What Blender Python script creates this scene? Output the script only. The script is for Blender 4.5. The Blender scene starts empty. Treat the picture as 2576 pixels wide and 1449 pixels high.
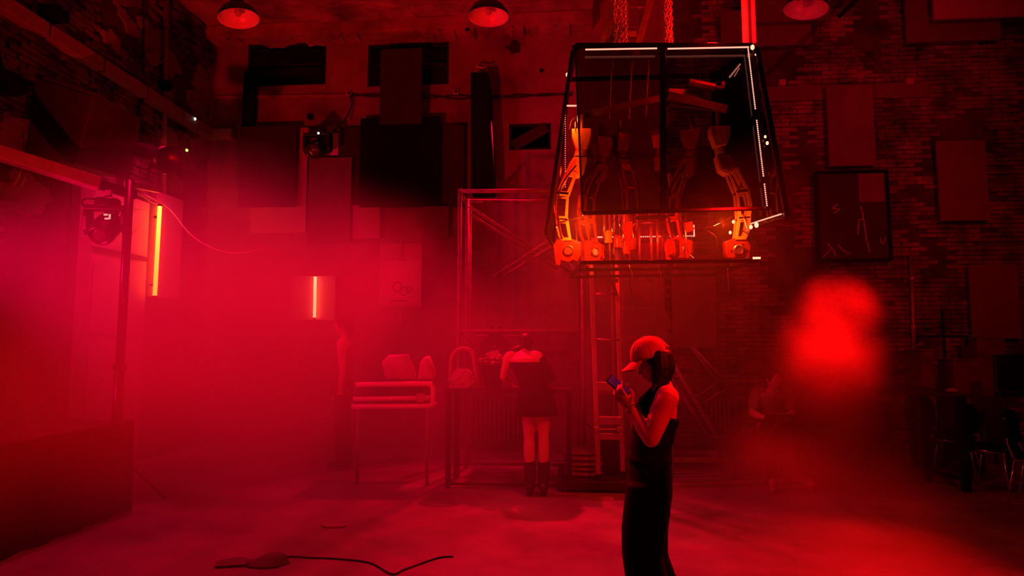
import bpy, math, random
from mathutils import Vector as V, Matrix, noise
random.seed(7)
S = bpy.context.scene
C = S.collection
PI = math.pi

# ------------------------------------------------------------------ camera
F = 1620.0; W = 2576.0; H = 1449.0            # focal length in pixels of the 2576 x 1449 frame
CAM = V((0, 0, 1.5)); PITCH = math.atan(145.5 / F); YAW = math.atan(130 / F)
cd = bpy.data.cameras.new('camera'); cam = bpy.data.objects.new('camera', cd); C.objects.link(cam)
cam.location = CAM; cam.rotation_euler = (PI / 2 + PITCH, 0, YAW)
cd.sensor_width = 36; cd.lens = 36 * F / W; cd.clip_end = 60
S.camera = cam

# ------------------------------------------------------------------ world, exposure
wd = bpy.data.worlds.new('world'); S.world = wd; wd.use_nodes = True
wd.node_tree.nodes['Background'].inputs[0].default_value = (0.004, 0.0, 0.0, 1)
wd.node_tree.nodes['Background'].inputs[1].default_value = 0.4
vs = S.view_settings
vs.view_transform = 'Standard'; vs.look = 'None'; vs.gamma = 1; vs.use_curve_mapping = False; vs.exposure = 0.0
S.cycles.use_denoising = True
S.cycles.max_bounces = 4; S.cycles.diffuse_bounces = 1; S.cycles.glossy_bounces = 1
S.cycles.transmission_bounces = 2; S.cycles.transparent_max_bounces = 10; S.cycles.volume_bounces = 0
S.cycles.sample_clamp_indirect = 3.0
S.cycles.volume_step_rate = 2.5; S.cycles.volume_max_steps = 48
S.cycles.use_adaptive_sampling = True; S.cycles.adaptive_threshold = 0.06
S.cycles.caustics_reflective = False; S.cycles.caustics_refractive = False

# ------------------------------------------------------------------ pixel -> place
RC = Matrix.Rotation(YAW, 3, 'Z') @ Matrix.Rotation(PI / 2 + PITCH, 3, 'X')
def ray(px, py): return RC @ V(((px - W / 2) / F, (H / 2 - py) / F, -1))
def P(px, py, Y):
    d = ray(px, py); return CAM + d * (Y / d.y)
def PX(px, py, X):
    d = ray(px, py); return CAM + d * (X / d.x)
def FL(px, py):
    d = ray(px, py); return CAM + d * (-CAM.z / d.z)
def PZ(px, py, z):
    d = ray(px, py); return CAM + d * ((z - CAM.z) / d.z)

P_ = P

# ------------------------------------------------------------------ stage lamps and added fills
RED = (1.0, 0.0012, 0.0015); MAG = (1.0, 0.0, 0.07); ORG = (1.0, 0.040, 0.003)
def spot(name, loc, target, power, col, angle, blend=0.6, size=0.08):
    l = bpy.data.lights.new(name, 'SPOT'); l.energy = power; l.color = col
    l.spot_size = math.radians(angle); l.spot_blend = blend; l.shadow_soft_size = size
    o = bpy.data.objects.new(name, l); C.objects.link(o); o.location = loc
    o.rotation_euler = (V(target) - V(loc)).to_track_quat('-Z', 'Y').to_euler()
    return o
def point(name, loc, power, col, size=0.05):
    l = bpy.data.lights.new(name, 'POINT'); l.energy = power; l.color = col; l.shadow_soft_size = size
    o = bpy.data.objects.new(name, l); C.objects.link(o); o.location = loc
    return o
# stage lamps of the hall, plus unseen fills added for brightness: washes from high up, uplights, back lights through the smoke, lamps in the cage
spot('key_right', (2.6, 0.6, 5.2), (-0.45, 6.9, 0.2), 950, RED, 27, .8)
spot('wash_left', (-4.4, 0.6, 5.2), (0.0, 7.8, 0.2), 330, RED, 40, .9)
spot('wash_right', (4.9, 0.6, 5.4), (0.9, 5.4, 0.0), 110, RED, 46, .9)
spot('uplight', (-3.4, 1.8, 0.4), (-1.4, 9.3, 5.9), 1550, RED, 80, .9)
spot('brick_wash', (4.2, 2.0, 5.2), (3.6, 9.5, 4.0), 430, RED, 66, .9)
spot('brick_uplight', (4.6, 3.4, 0.3), (2.2, 8.4, 5.8), 260, (1, 0, .03), 75, .9)
spot('magenta_door', (-3.2, 7.2, 5.7), (-5.5, 7.9, 1.8), 1000, MAG, 50, .9)
spot('smoke_back', (-0.9, 9.2, 4.8), (-1.4, 5.2, 0.0), 1750, (1, 0, .018), 72, .9)
spot('smoke_fill', (-4.5, 6.2, 6.2), (-1.5, 6.0, 0.0), 950, (1, 0, .06), 70, .9)  # added fill without a fixture, brightens the dark zone of the smoke
spot('smoke_left', (-5.35, 4.7, 2.4), (-2.8, 7.4, 2.0), 430, MAG, 90, .9)
spot('plume_lamp', (3.55, 8.75, 2.85), (1.8, 4.5, 0.0), 1200, RED, 30, .9)
spot('arm_fill', (3.7, 1.4, 3.6), (0.55, 3.77, 1.2), 720, RED, 11, .8)  # added narrow fill, only to brighten the phone user's arm
spot('corner_fill', (2.4, 0.8, 3.6), (5.0, 9.4, 1.4), 260, RED, 40, .9)  # added unseen fill for the dark right wall and floor
spot('back_light_right', (3.1, 6.4, 5.2), (0.55, 3.75, 1.2), 3000, RED, 16, .7)
spot('side_light_left', (-1.6, 6.3, 4.8), (0.55, 3.75, 1.15), 2300, RED, 15, .7)
point('cage_lamp', P_(1466, 560, 5.36), 36, ORG, .03)
point('cage_lamp', P_(1440, 300, 5.48), 9, ORG, .03)
point('cage_lamp', P_(1822, 562, 5.44), 20, ORG, .03)
point('cage_lamp', P_(1640, 600, 5.7), 12, RED, .04)
point('cage_top_lamp', P_(1800, 70, 5.4), 50, RED, .04)


# ------------------------------------------------------------------ mesh helpers
class MB:
    def __init__(s): s.v = []; s.f = []
    def add(s, vs_, fs):
        n = len(s.v); s.v += [tuple(v) for v in vs_]; s.f += [tuple(i + n for i in f) for f in fs]; return s
    def hexa(s, p):                      # 8 corners: bottom 4, top 4
        return s.add(p, [(3, 2, 1, 0), (4, 5, 6, 7), (0, 1, 5, 4), (1, 2, 6, 5), (2, 3, 7, 6), (3, 0, 4, 7)])
    def box(s, c, d, rot=None):
        x, y, z = d[0] / 2, d[1] / 2, d[2] / 2; c = V(c)
        p = [V(q) for q in ((-x, -y, -z), (x, -y, -z), (x, y, -z), (-x, y, -z), (-x, -y, z), (x, -y, z), (x, y, z), (-x, y, z))]
        if rot: p = [rot @ q for q in p]
        return s.hexa([c + q for q in p])
    def bb(s, a, b):
        return s.box([(a[i] + b[i]) / 2 for i in range(3)], [abs(b[i] - a[i]) for i in range(3)])
    def tube(s, pts, r, n=8, caps=True):
        pts = [V(p) for p in pts]; m = len(pts)
        rs = r if isinstance(r, (list, tuple)) else [r] * m
        up = None; vs_ = []; fs = []
        for i, p in enumerate(pts):
            t = (pts[min(i + 1, m - 1)] - pts[max(i - 1, 0)])
            t = t.normalized() if t.length > 1e-9 else V((0, 0, 1))
            if up is None:
                up = V((0, 0, 1)) if abs(t.z) < 0.9 else V((1, 0, 0))
            a = t.cross(up).normalized(); up = a.cross(t).normalized()
            for k in range(n):
                w = 2 * PI * k / n
                vs_.append(p + (a * math.cos(w) + up * math.sin(w)) * rs[i])
        for i in range(m - 1):
            for k in range(n):
                fs.append((i * n + k, i * n + (k + 1) % n, (i + 1) * n + (k + 1) % n, (i + 1) * n + k))
        if caps:
            fs.append(tuple(range(n - 1, -1, -1))); fs.append(tuple((m - 1) * n + k for k in range(n)))
        return s.add(vs_, fs)
    def beam(s, a, b, w, h, up=(0, 0, 1)):        # rectangular bar from a to b
        a, b = V(a), V(b); t = (b - a).normalized(); up = V(up)
        if abs(t.dot(up)) > 0.98: up = V((0, 1, 0))
        x = t.cross(up).normalized() * w / 2; y = x.cross(t).normalized() * h / 2
        return s.hexa([a - x - y, a + x - y, a + x + y, a - x + y, b - x - y, b + x - y, b + x + y, b - x + y])
    def lathe(s, prof, o=(0, 0, 0), axis=(0, 0, 1), n=24, closed=False):
        o = V(o); q = V((0, 0, 1)).rotation_difference(V(axis).normalized())
        vs_ = []; fs = []; m = len(prof)
        for r, z in prof:
            for k in range(n):
                w = 2 * PI * k / n; vs_.append(o + q @ V((r * math.cos(w), r * math.sin(w), z)))
        for i in range(m - 1 + (1 if closed else 0)):
            j = (i + 1) % m
            for k in range(n):
                fs.append((i * n + k, i * n + (k + 1) % n, j * n + (k + 1) % n, j * n + k))
        if not closed:
            if prof[0][0] > 1e-6: fs.append(tuple(range(n - 1, -1, -1)))
            if prof[-1][0] > 1e-6: fs.append(tuple((m - 1) * n + k for k in range(n)))
        return s.add(vs_, fs)
    def prism(s, poly, ext):                       # planar outline, pushed by ext (both lists of points)
        poly = [V(p) for p in poly]; e = V(ext); n = len(poly)
        return s.add(poly + [p + e for p in poly],
                     [tuple(range(n - 1, -1, -1)), tuple(range(n, 2 * n))] + [(i, (i + 1) % n, (i + 1) % n + n, i + n) for i in range(n)])
    def ring_prism(s, outer, inner, ext):          # plate with a window: outer and inner loops of equal count
        n = len(outer); e = V(ext); o = [V(p) for p in outer]; i_ = [V(p) for p in inner]
        vs_ = o + i_ + [p + e for p in o] + [p + e for p in i_]; fs = []
        for k in range(n):
            j = (k + 1) % n
            fs += [(k, k + n, j + n, j), (k + 2 * n, j + 2 * n, j + 3 * n, k + 3 * n), (k, j, j + 2 * n, k + 2 * n), (k + n, k + 3 * n, j + 3 * n, j + n)]
        return s.add(vs_, fs)
    def ell(s, c, r, rot=None, n=16, m=10):
        c = V(c); vs_ = []; fs = []
        for i in range(m + 1):
            a = PI * i / m
            for k in range(n):
                w = 2 * PI * k / n; p = V((r[0] * math.sin(a) * math.cos(w), r[1] * math.sin(a) * math.sin(w), r[2] * math.cos(a)))
                vs_.append(c + (rot @ p if rot else p))
        for i in range(m):
            for k in range(n):
                fs.append((i * n + k, (i + 1) * n + k, (i + 1) * n + (k + 1) % n, i * n + (k + 1) % n))
        return s.add(vs_, fs)
    def loft(s, rings, caps=True):                 # rings: lists of equal count of points
        n = len(rings[0]); vs_ = [p for r in rings for p in r]; fs = []
        for i in range(len(rings) - 1):
            for k in range(n):
                fs.append((i * n + k, i * n + (k + 1) % n, (i + 1) * n + (k + 1) % n, (i + 1) * n + k))
        if caps:
            fs.append(tuple(range(n - 1, -1, -1))); fs.append(tuple((len(rings) - 1) * n + k for k in range(n)))
        return s.add(vs_, fs)
    def limb(s, pts, rs, n=14, step=6):            # smooth tapered limb with round ends
        pts = [V(p) for p in pts]; q = []; rr = []
        m = len(pts)
        for i in range(m - 1):
            p0, p1, p2, p3 = pts[max(i - 1, 0)], pts[i], pts[i + 1], pts[min(i + 2, m - 1)]
            for k in range(step):
                t = k / step
                q.append(0.5 * ((2 * p1) + (p2 - p0) * t + (2 * p0 - 5 * p1 + 4 * p2 - p3) * t * t + (3 * p1 - p0 - 3 * p2 + p3) * t ** 3))
                u = t * t * (3 - 2 * t); rr.append(rs[i] * (1 - u) + rs[i + 1] * u)
        q.append(pts[-1]); rr.append(rs[-1])
        d0 = (q[0] - q[1]).normalized(); d1 = (q[-1] - q[-2]).normalized()
        pre = [(q[0] + d0 * rr[0] * math.sin(a), rr[0] * math.cos(a)) for a in (1.45, 1.1, 0.6)]
        post = [(q[-1] + d1 * rr[-1] * math.sin(a), rr[-1] * math.cos(a)) for a in (0.6, 1.1, 1.45)]
        allp = [p for p, _ in pre] + q + [p for p, _ in post]; allr = [r for _, r in pre] + rr + [r for _, r in post]
        return s.tube(allp, allr, n)

def spline(pts, step=8):
    pts = [V(p) for p in pts]; q = []; m = len(pts)
    for i in range(m - 1):
        p0, p1, p2, p3 = pts[max(i - 1, 0)], pts[i], pts[i + 1], pts[min(i + 2, m - 1)]
        for k in range(step):
            t = k / step
            q.append(0.5 * ((2 * p1) + (p2 - p0) * t + (2 * p0 - 5 * p1 + 4 * p2 - p3) * t * t + (3 * p1 - p0 - 3 * p2 + p3) * t ** 3))
    q.append(pts[-1]); return q

def worldloc(o):
    l = V((0, 0, 0))
    while o is not None: l += V(o.location); o = o.parent
    return l
def obj(name, mb, mat, parent=None, bev=0.0, smooth=False, remesh=0.0, sm=0, origin=True, solid=0.0, sub=0):
    vs_ = [V(v) for v in mb.v]
    if parent is not None: off = worldloc(parent)
    elif origin:
        lo = [min(v[i] for v in vs_) for i in range(3)]; hi = [max(v[i] for v in vs_) for i in range(3)]
        off = V(((lo[0] + hi[0]) / 2, (lo[1] + hi[1]) / 2, lo[2]))
    else: off = V((0, 0, 0))
    me = bpy.data.meshes.new(name); me.from_pydata([v - off for v in vs_], [], mb.f); me.update()
    if smooth: me.polygons.foreach_set('use_smooth', [True] * len(me.polygons))
    o = bpy.data.objects.new(name, me); C.objects.link(o)
    me.materials.append(mat)
    if parent is not None: o.parent = parent
    else: o.location = off
    if solid:
        m = o.modifiers.new('solid', 'SOLIDIFY'); m.thickness = solid; m.offset = 0
    if remesh:
        m = o.modifiers.new('remesh', 'REMESH'); m.mode = 'VOXEL'; m.voxel_size = remesh; m.use_smooth_shade = True
    if sm:
        m = o.modifiers.new('smooth', 'SMOOTH'); m.factor = 0.5; m.iterations = sm
    if sub:
        m = o.modifiers.new('subdivision', 'SUBSURF'); m.levels = sub; m.render_levels = sub
    if bev:
        m = o.modifiers.new('bevel', 'BEVEL'); m.width = bev; m.segments = 2; m.limit_method = 'ANGLE'
    return o
def tag(o, label, cat, group=None, kind=None):
    o['label'] = label; o['category'] = cat
    if group: o['group'] = group
    if kind: o['kind'] = kind
    return o
def thing(name, label, cat, loc=(0, 0, 0), group=None):
    o = bpy.data.objects.new(name, None); C.objects.link(o); o.location = loc; o.empty_display_size = 0.1
    return tag(o, label, cat, group)
def struct(name, mb, mat, parent=None, **k):
    o = obj(name, mb, mat, parent, **k)
    if parent is None: o['kind'] = 'structure'
    return o
def copytree(root, loc, rot=(0, 0, 0), scale=None, label=None):
    r = root.copy(); C.objects.link(r); r.location = loc; r.rotation_euler = rot
    if scale: r.scale = scale
    if label: r['label'] = label
    for ch in list(root.children):
        c = ch.copy(); C.objects.link(c); c.parent = r
        for g in list(ch.children):
            d = g.copy(); C.objects.link(d); d.parent = c
    return r

# ------------------------------------------------------------------ materials
def mat(name, col, rough=0.7, metal=0.0, var=0.0, scale=4.0, bump=0.0, bscale=30.0, emit=None, estr=0.0, spec=0.5, detail=6, world=False):
    m = bpy.data.materials.new(name); m.use_nodes = True; nt = m.node_tree; b = nt.nodes['Principled BSDF']
    b.inputs['Roughness'].default_value = rough; b.inputs['Metallic'].default_value = metal
    b.inputs['Specular IOR Level'].default_value = spec
    c = (col, col, col) if isinstance(col, (int, float)) else col
    b.inputs['Base Color'].default_value = (*c, 1)
    if var or bump:
        tc = nt.nodes.new('ShaderNodeNewGeometry' if world else 'ShaderNodeTexCoord'); co = 'Position' if world else 'Object'
    if var:
        n = nt.nodes.new('ShaderNodeTexNoise'); n.inputs['Scale'].default_value = scale; n.inputs['Detail'].default_value = detail
        n.inputs['Roughness'].default_value = 0.65
        r = nt.nodes.new('ShaderNodeValToRGB'); r.color_ramp.elements[0].position = 0.32; r.color_ramp.elements[1].position = 0.68
        r.color_ramp.elements[0].color = (*[x * (1 - var) for x in c], 1); r.color_ramp.elements[1].color = (*[min(1, x * (1 + var)) for x in c], 1)
        nt.links.new(tc.outputs[co], n.inputs['Vector']); nt.links.new(n.outputs['Fac'], r.inputs[0]); nt.links.new(r.outputs[0], b.inputs['Base Color'])
    if bump:
        n2 = nt.nodes.new('ShaderNodeTexNoise'); n2.inputs['Scale'].default_value = bscale; n2.inputs['Detail'].default_value = 5
        bp = nt.nodes.new('ShaderNodeBump'); bp.inputs['Strength'].default_value = bump; bp.inputs['Distance'].default_value = 0.02
        nt.links.new(tc.outputs[co], n2.inputs['Vector']); nt.links.new(n2.outputs['Fac'], bp.inputs['Height']); nt.links.new(bp.outputs[0], b.inputs['Normal'])
    if emit:
        b.inputs['Emission Color'].default_value = (*emit, 1); b.inputs['Emission Strength'].default_value = estr
    return m
def acrylic(name, tint, gloss=0.05):
    m = bpy.data.materials.new(name); m.use_nodes = True; nt = m.node_tree; nt.nodes.clear()
    o = nt.nodes.new('ShaderNodeOutputMaterial'); mx = nt.nodes.new('ShaderNodeMixShader'); t = nt.nodes.new('ShaderNodeBsdfTransparent')
    g = nt.nodes.new('ShaderNodeBsdfGlossy'); f = nt.nodes.new('ShaderNodeFresnel'); f.inputs[0].default_value = 1.45
    t.inputs[0].default_value = (tint, tint, tint, 1); g.inputs['Roughness'].default_value = gloss
    nt.links.new(f.outputs[0], mx.inputs[0]); nt.links.new(t.outputs[0], mx.inputs[1]); nt.links.new(g.outputs[0], mx.inputs[2]); nt.links.new(mx.outputs[0], o.inputs[0])
    return m
M = dict(
    plaster=mat('old plaster', 0.22, 0.9, var=0.45, scale=1.3, bump=0.35, bscale=14),
    plaster2=mat('peeling ceiling plaster', 0.30, 0.9, var=0.6, scale=1.6, bump=0.4, bscale=10),
    mortar=mat('dark mortar', 0.06, 0.95, var=0.8, scale=2.2, bump=0.7, bscale=30, world=True),
    brick=mat('weathered brick', 0.15, 0.9, var=0.9, scale=2.6, bump=0.9, bscale=22, world=True, detail=9, spec=0.2),
    floor=mat('worn concrete', 0.27, 0.55, var=0.42, scale=1.1, bump=0.25, bscale=9, detail=10, spec=0.35),
    black=mat('black matte', 0.006, 0.9, var=0.2, scale=8, spec=0.08),
    blackmetal=mat('black metal', 0.012, 0.35, var=0.2, scale=9, bump=0.05),
    blackgloss=mat('black gloss', 0.006, 0.12, var=0.15, scale=6),
    darkboard=mat('dark board', 0.03, 0.85, var=0.3, scale=5, bump=0.1),
    midboard=mat('grey board', 0.14, 0.8, var=0.15, scale=4, bump=0.08),
    lightboard=mat('pale board', 0.40, 0.75, var=0.12, scale=4, bump=0.06),
    trunk=mat('pale painted metal', 0.30, 0.6, var=0.2, scale=6, bump=0.05),
    alu=mat('aluminium', 0.55, 0.32, metal=0.9, var=0.12, scale=20, bump=0.04),
    steel=mat('galvanised steel', 0.30, 0.45, metal=0.6, var=0.3, scale=14, bump=0.06),
    greysteel=mat('painted scaffold steel', 0.22, 0.7, spec=0.2, var=0.3, scale=10, bump=0.05),
    chrome=mat('chrome', 0.8, 0.12, metal=1.0, var=0.05, scale=10),
    chain=mat('bright chain steel', 0.75, 0.28, metal=0.35, var=0.1, scale=30),
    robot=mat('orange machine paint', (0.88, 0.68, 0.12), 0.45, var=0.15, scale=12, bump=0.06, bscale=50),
    robotdark=mat('worn steel and dimmed arms', (0.32, 0.07, 0.06), 0.4, metal=0.3, var=0.3, scale=18, bump=0.08),
    whitepost=mat('white painted post', 0.75, 0.4, var=0.08, scale=7),
    skin=mat('skin', (0.62, 0.42, 0.34), 0.5, var=0.08, scale=9, bump=0.05, bscale=80),
    hair=mat('black hair', 0.010, 0.5, var=0.4, scale=40, bump=0.2, bscale=60, spec=.3),
    blackcloth=mat('black cloth', 0.005, 0.9, var=0.3, scale=20, bump=0.2, bscale=90, spec=0.1),
    capcloth=mat('pale cap cloth', (0.55, 0.45, 0.4), 0.85, var=0.08, scale=25, bump=0.15, bscale=160, spec=0.2),
    whitecloth=mat('white cloth', 0.35, 0.9, var=0.1, scale=12, bump=0.15, spec=0.2),
    greycloth=mat('grey cloth', 0.12, 0.9, var=0.35, scale=9, bump=0.3, spec=0.2),
    sheet=mat('grey sheet cloth', 0.22, 0.85, var=0.3, scale=11, bump=0.5, bscale=25, spec=0.3),
    paper=mat('paper', 0.5, 0.8, var=0.1, scale=10, bump=0.05),
    shadein=mat('white enamel', 0.85, 0.3, var=0.05, scale=8),
    petals=mat('flower petals', (0.4, 0.25, 0.25), 0.7, var=0.3, scale=30),
    leaf=mat('dark leaf', 0.03, 0.6, var=0.3, scale=20),
    wood=mat('raw board', 0.16, 0.7, var=0.3, scale=7, bump=0.1),
    acrylic=acrylic('smoked acrylic', 0.42),
    acrylicside=acrylic('smoked acrylic side', 0.62),
    glass=acrylic('dark window glass', 0.15, 0.03),
    led=mat('red led beads', 0.1, 0.5, var=0.02, emit=(1.0, 0.26, 0.17), estr=2.2),
    tube=mat('led tube diffuser', 0.2, 0.5, var=0.02, emit=(1.0, 0.066, 0.006), estr=28.0),
    tube2=mat('short led tube diffuser', 0.2, 0.5, var=0.02, emit=(1.0, 0.080, 0.034), estr=22.0),
    hot=mat('small hot lamp', 0.2, 0.5, var=0.02, emit=(1.0, 0.32, 0.18), estr=2.6),
    white=mat('white indicator', 0.2, 0.5, var=0.02, emit=(1.0, 0.9, 0.7), estr=2.0),
    green=mat('green indicator', 0.2, 0.5, var=0.02, emit=(0.35, 0.9, 0.1), estr=2.5),
    screen=mat('phone screen', 0.02, 0.15, var=0.02, emit=(0.6, 0.02, 0.26), estr=0.08),
    display=mat('lamp display', 0.3, 0.4, var=0.05, emit=(1.0, 0.75, 0.6), estr=0.55),
    lens=mat('lamp lens', 0.05, 0.08, var=0.05, scale=5),
)

for k_ in ('led', 'hot', 'white', 'green', 'screen'): M[k_].cycles.emission_sampling = 'NONE'

# ================================================================== THE SETTING
BW, LW, RW, CZ, SZ = 9.5, -5.55, 6.62, 7.0, 6.48    # SZ: the lower soffit over the plastered side
def rectP(x0, y0, x1, y1, Y):
    a = P(x0, (y0 + y1) / 2, Y); b = P(x1, (y0 + y1) / 2, Y); c = P((x0 + x1) / 2, y0, Y); d = P((x0 + x1) / 2, y1, Y)
    return a.x, b.x, d.z, c.z                     # xmin, xmax, zmin, zmax
WIN = [rectP(625, 110, 822, 217, BW), rectP(927, 110, 1130, 217, BW), rectP(1281, 312, 1386, 378, BW)]

mb = MB(); n = 90                                  # floor: one slab with gentle waves
def fz(x, y): return 0.006 * noise.noise(V((x * 0.9, y * 0.9, 3)))
xs = [LW - 0.2 + (RW - LW + 0.4) * i / n for i in range(n + 1)]; ys = [-2.0 + (BW + 2.2) * i / n for i in range(n + 1)]
mb.add([V((x, y, min(0, fz(x, y)))) for y in ys for x in xs], [(j * (n + 1) + i, j * (n + 1) + i + 1, (j + 1) * (n + 1) + i + 1, (j + 1) * (n + 1) + i) for j in range(n) for i in range(n)])
mb.bb((LW - 0.2, -2, -0.25), (RW + 0.2, BW + 0.2, -0.03))
floor = struct('floor', mb, M['floor'], origin=False)

def wall_with_holes(x0, x1, z0, z1, y0, y1, holes):
    mb = MB(); X = sorted({x0, x1, *[h[0] for h in holes], *[h[1] for h in holes]}); Z = sorted({z0, z1, *[h[2] for h in holes], *[h[3] for h in holes]})
    for i in range(len(X) - 1):
        for j in range(len(Z) - 1):
            cx, cz = (X[i] + X[i + 1]) / 2, (Z[j] + Z[j + 1]) / 2
            if any(h[0] < cx < h[1] and h[2] < cz < h[3] for h in holes): continue
            mb.bb((X[i], y0, Z[j]), (X[i + 1], y1, Z[j + 1]))
    return mb
BX = P(1705, 300, BW).x                            # where plaster gives way to bare brick
wall_back = struct('wall_back', wall_with_holes(LW - 0.2, RW + 0.2, 0, CZ + 0.2, BW, BW + 0.35, WIN), M['mortar'], origin=False)
# plaster coat on the left part of the back wall, with a ragged edge
mb = wall_with_holes(LW, BX - 0.25, 0, CZ, BW - 0.03, BW + 0.01, WIN)
N = 70; edge = [BX - 0.25 + 0.10 + 0.30 * noise.noise(V((0.3, i * 0.23, 1.7))) + 0.1 * noise.noise(V((5, i * 0.9, 0))) for i in range(N + 1)]
for i in range(N):
    z0, z1 = CZ * i / N, CZ * (i + 1) / N
    mb.hexa([V(q) for q in ((BX - 0.27, BW - 0.03, z0), (max(edge[i], BX - 0.26), BW - 0.03, z0), (max(edge[i], BX - 0.26), BW + 0.01, z0), (BX - 0.27, BW + 0.01, z0),
             (BX - 0.27, BW - 0.03, z1), (max(edge[i + 1], BX - 0.26), BW - 0.03, z1), (max(edge[i + 1], BX - 0.26), BW + 0.01, z1), (BX - 0.27, BW + 0.01, z1))])
obj('plaster_coat', mb, M['plaster'], wall_back)
for i, h in enumerate(WIN):
    fr = MB(); t = 0.035
    for a, b in (((h[0], h[2]), (h[1], h[2] + t)), ((h[0], h[3] - t), (h[1], h[3])), ((h[0], h[2]), (h[0] + t, h[3])), ((h[1] - t, h[2]), (h[1], h[3]))):
        fr.bb((a[0], BW + 0.0, a[1]), (b[0], BW + 0.05, b[1]))
    zc = (h[2] + h[3]) / 2
    if i < 2: fr.bb((h[0], BW + 0.0, zc - 0.012), (h[1], BW + 0.03, zc + 0.012))
    w = struct('window_%d' % (i + 1), fr, M['blackmetal'])
    pn = MB(); pn.bb((h[0], BW + 0.035, h[2]), (h[1], BW + 0.045, h[3])); obj('pane', pn, M['glass'], w)
    bk = MB(); bk.bb((h[0] - .05, BW + 0.07, h[2]), (h[1], BW + 0.10, h[3])); obj('night_shutter', bk, M['black'], w)
h = WIN[2]; mb = MB(); mb.beam((h[0] + .06, BW - .02, h[2] + .06), (h[1] - .06, BW - .02, h[3] - .06), 0.03, 0.16)
tag(obj('leaning_board', mb, M['darkboard']), 'dark board leaning slantwise inside the small low window opening', 'board')

# brick courses of the bare part of the back wall
BL, BH = 0.232, 0.053; PLX, PLZ = 0.245, 0.064
bm_ = []
for q in range(6):
    b = MB(); rnd = random.Random(q)
    c = [V((sx * BL / 2, sy * 0.03, sz * BH / 2)) for sz in (-1, 1) for sx, sy in ((-1, -1), (1, -1), (1, 1), (-1, 1))]
    c = [p + V((rnd.uniform(-.006, .006), rnd.uniform(-.006, .006), rnd.uniform(-.004, .004))) for p in c]
    b.hexa(c); me = bpy.data.meshes.new('brick'); me.from_pydata(b.v, [], b.f); me.materials.append(M['brick']); bm_.append((me, b))
cover = [rectP(*r, BW) for r in ((2075, 210, 2205, 425), (2350, 348, 2490, 560), (2050, 430, 2240, 652), (1900, 210, 2335, 256), (1800, 0, 2090, 118), (2270, 0, 2576, 108))]
sing = MB(); single = []; row = 0; z = 0.05
def patch(x, z): return noise.noise(V((x * 0.8, 7.1, z * 0.9))) + 0.5 * noise.noise(V((x * 2.3, 2.2, z * 2.9)))
x_lo, _, z_lo, z_hi = rectP(1925, 125, 2345, 640, BW); x_hi = rectP(1925, 125, 2345, 640, BW)[1]
while z < CZ - 0.05:
    x = BX - 0.25 + (0.13 if row % 2 else 0) + 0.13
    while x < RW - 0.1:
        k = random.randrange(6); dy = random.uniform(-0.016, 0.020) + 0.03 * max(0, patch(x * 1.7, z * 1.3) - .1)
        hid = any(c[0] < x < c[1] and c[2] < z < c[3] for c in cover)
        if patch(x, z) < 0.24 and random.random() > 0.06:
            if x_lo < x < x_hi and z_lo < z < z_hi and not hid and len(single) < 300: single.append((x, z, k, dy))
            else:
                sing.add([V(v) + V((x, BW + dy, z)) for v in bm_[k][1].v], bm_[k][1].f)
        x += PLX
    z += PLZ; row += 1
for x, z, k, dy in single:
    o = bpy.data.objects.new('brick', bm_[k][0]); C.objects.link(o); o.parent = wall_back; o.location = (x, BW + dy, z)
bs = obj('brick_field', sing, M['brick'], wall_back); bs['kind'] = 'stuff'
a = rectP(1905, 214, 2335, 252, BW); mb = MB(); mb.bb((a[0], BW - 0.04, a[2]), (a[1], BW + 0.02, a[3])); obj('concrete_lintel', mb, M['midboard'], wall_back, bev=0.01)

# left wall with rough masonry (none where the door, its post and the pale board stand)
DY0_, DY1_, DZ_ = PX(160, 700, LW).y, PX(446, 700, LW).y, PX(285, 478, LW).z + .05
wall_left = struct('wall_left', MB().bb((LW - 0.3, -2, 0), (LW, BW + 0.2, CZ + 0.2)), M['mortar'], origin=False)
mb = MB(); z = 2.2; row = 0
while z < CZ:
    y = 3.2 + (0.13 if row % 2 else 0)
    while y < BW:
        v_ = noise.noise(V((1.3, y * 0.7, z * 0.8))) + 0.4 * noise.noise(V((4, y * 3, z * 3)))
        if v_ < 0.08 and random.random() > 0.10 and not (DY0_ - .13 < y < DY1_ + .13 and z < DZ_):
            dx = random.uniform(-0.022, 0.026); k = random.randrange(6)
            mb.add([V((LW + dx + v[1], y + v[0], z + v[2])) for v in [V(q) for q in bm_[k][1].v]], bm_[k][1].f)
        y += PLX
    z += PLZ; row += 1
o = obj('brick_field', mb, M['brick'], wall_left); o['kind'] = 'stuff'
mb = MB()
for r in range(110):
    y, z = random.uniform(4.2, BW), random.uniform(2.4, 6.3)
    if noise.noise(V((1.3, y * 0.7, z * 0.8))) > 0.02 and not (DY0_ - .4 < y < DY1_ + .4 and z < DZ_ + .3):
        rr = random.uniform(0.12, 0.4); pts = []
        for k in range(26):
            a = 2 * PI * k / 26; q = rr * max(.45, 0.8 + .45 * noise.noise(V((math.cos(a) * 2 + r, math.sin(a) * 2, r * .7))) + random.uniform(-.08, .08)); pts.append((LW - 0.01, y + q * math.cos(a), z + q * 0.7 * math.sin(a)))
        mb.prism(pts, (0.026 + .00035 * r, 0, 0))
obj('plaster_patch', mb, M['plaster'], wall_left)
struct('wall_right', MB().bb((RW, -2, 0), (RW + 0.3, BW + 0.2, CZ + 0.2)), M['mortar'], origin=False)
ceil_ = struct('ceiling', MB().bb((LW - 0.2, -2, CZ), (RW + 0.2, BW + 0.2, CZ + 0.25)), M['plaster2'], origin=False)
obj('soffit', MB().bb((LW, 7.9, SZ), (P(1490, 60, BW).x, BW, CZ + .05)), M['plaster2'], ceil_, bev=.02)
mb = MB()                                          # flakes of loose paint under the soffit
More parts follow.
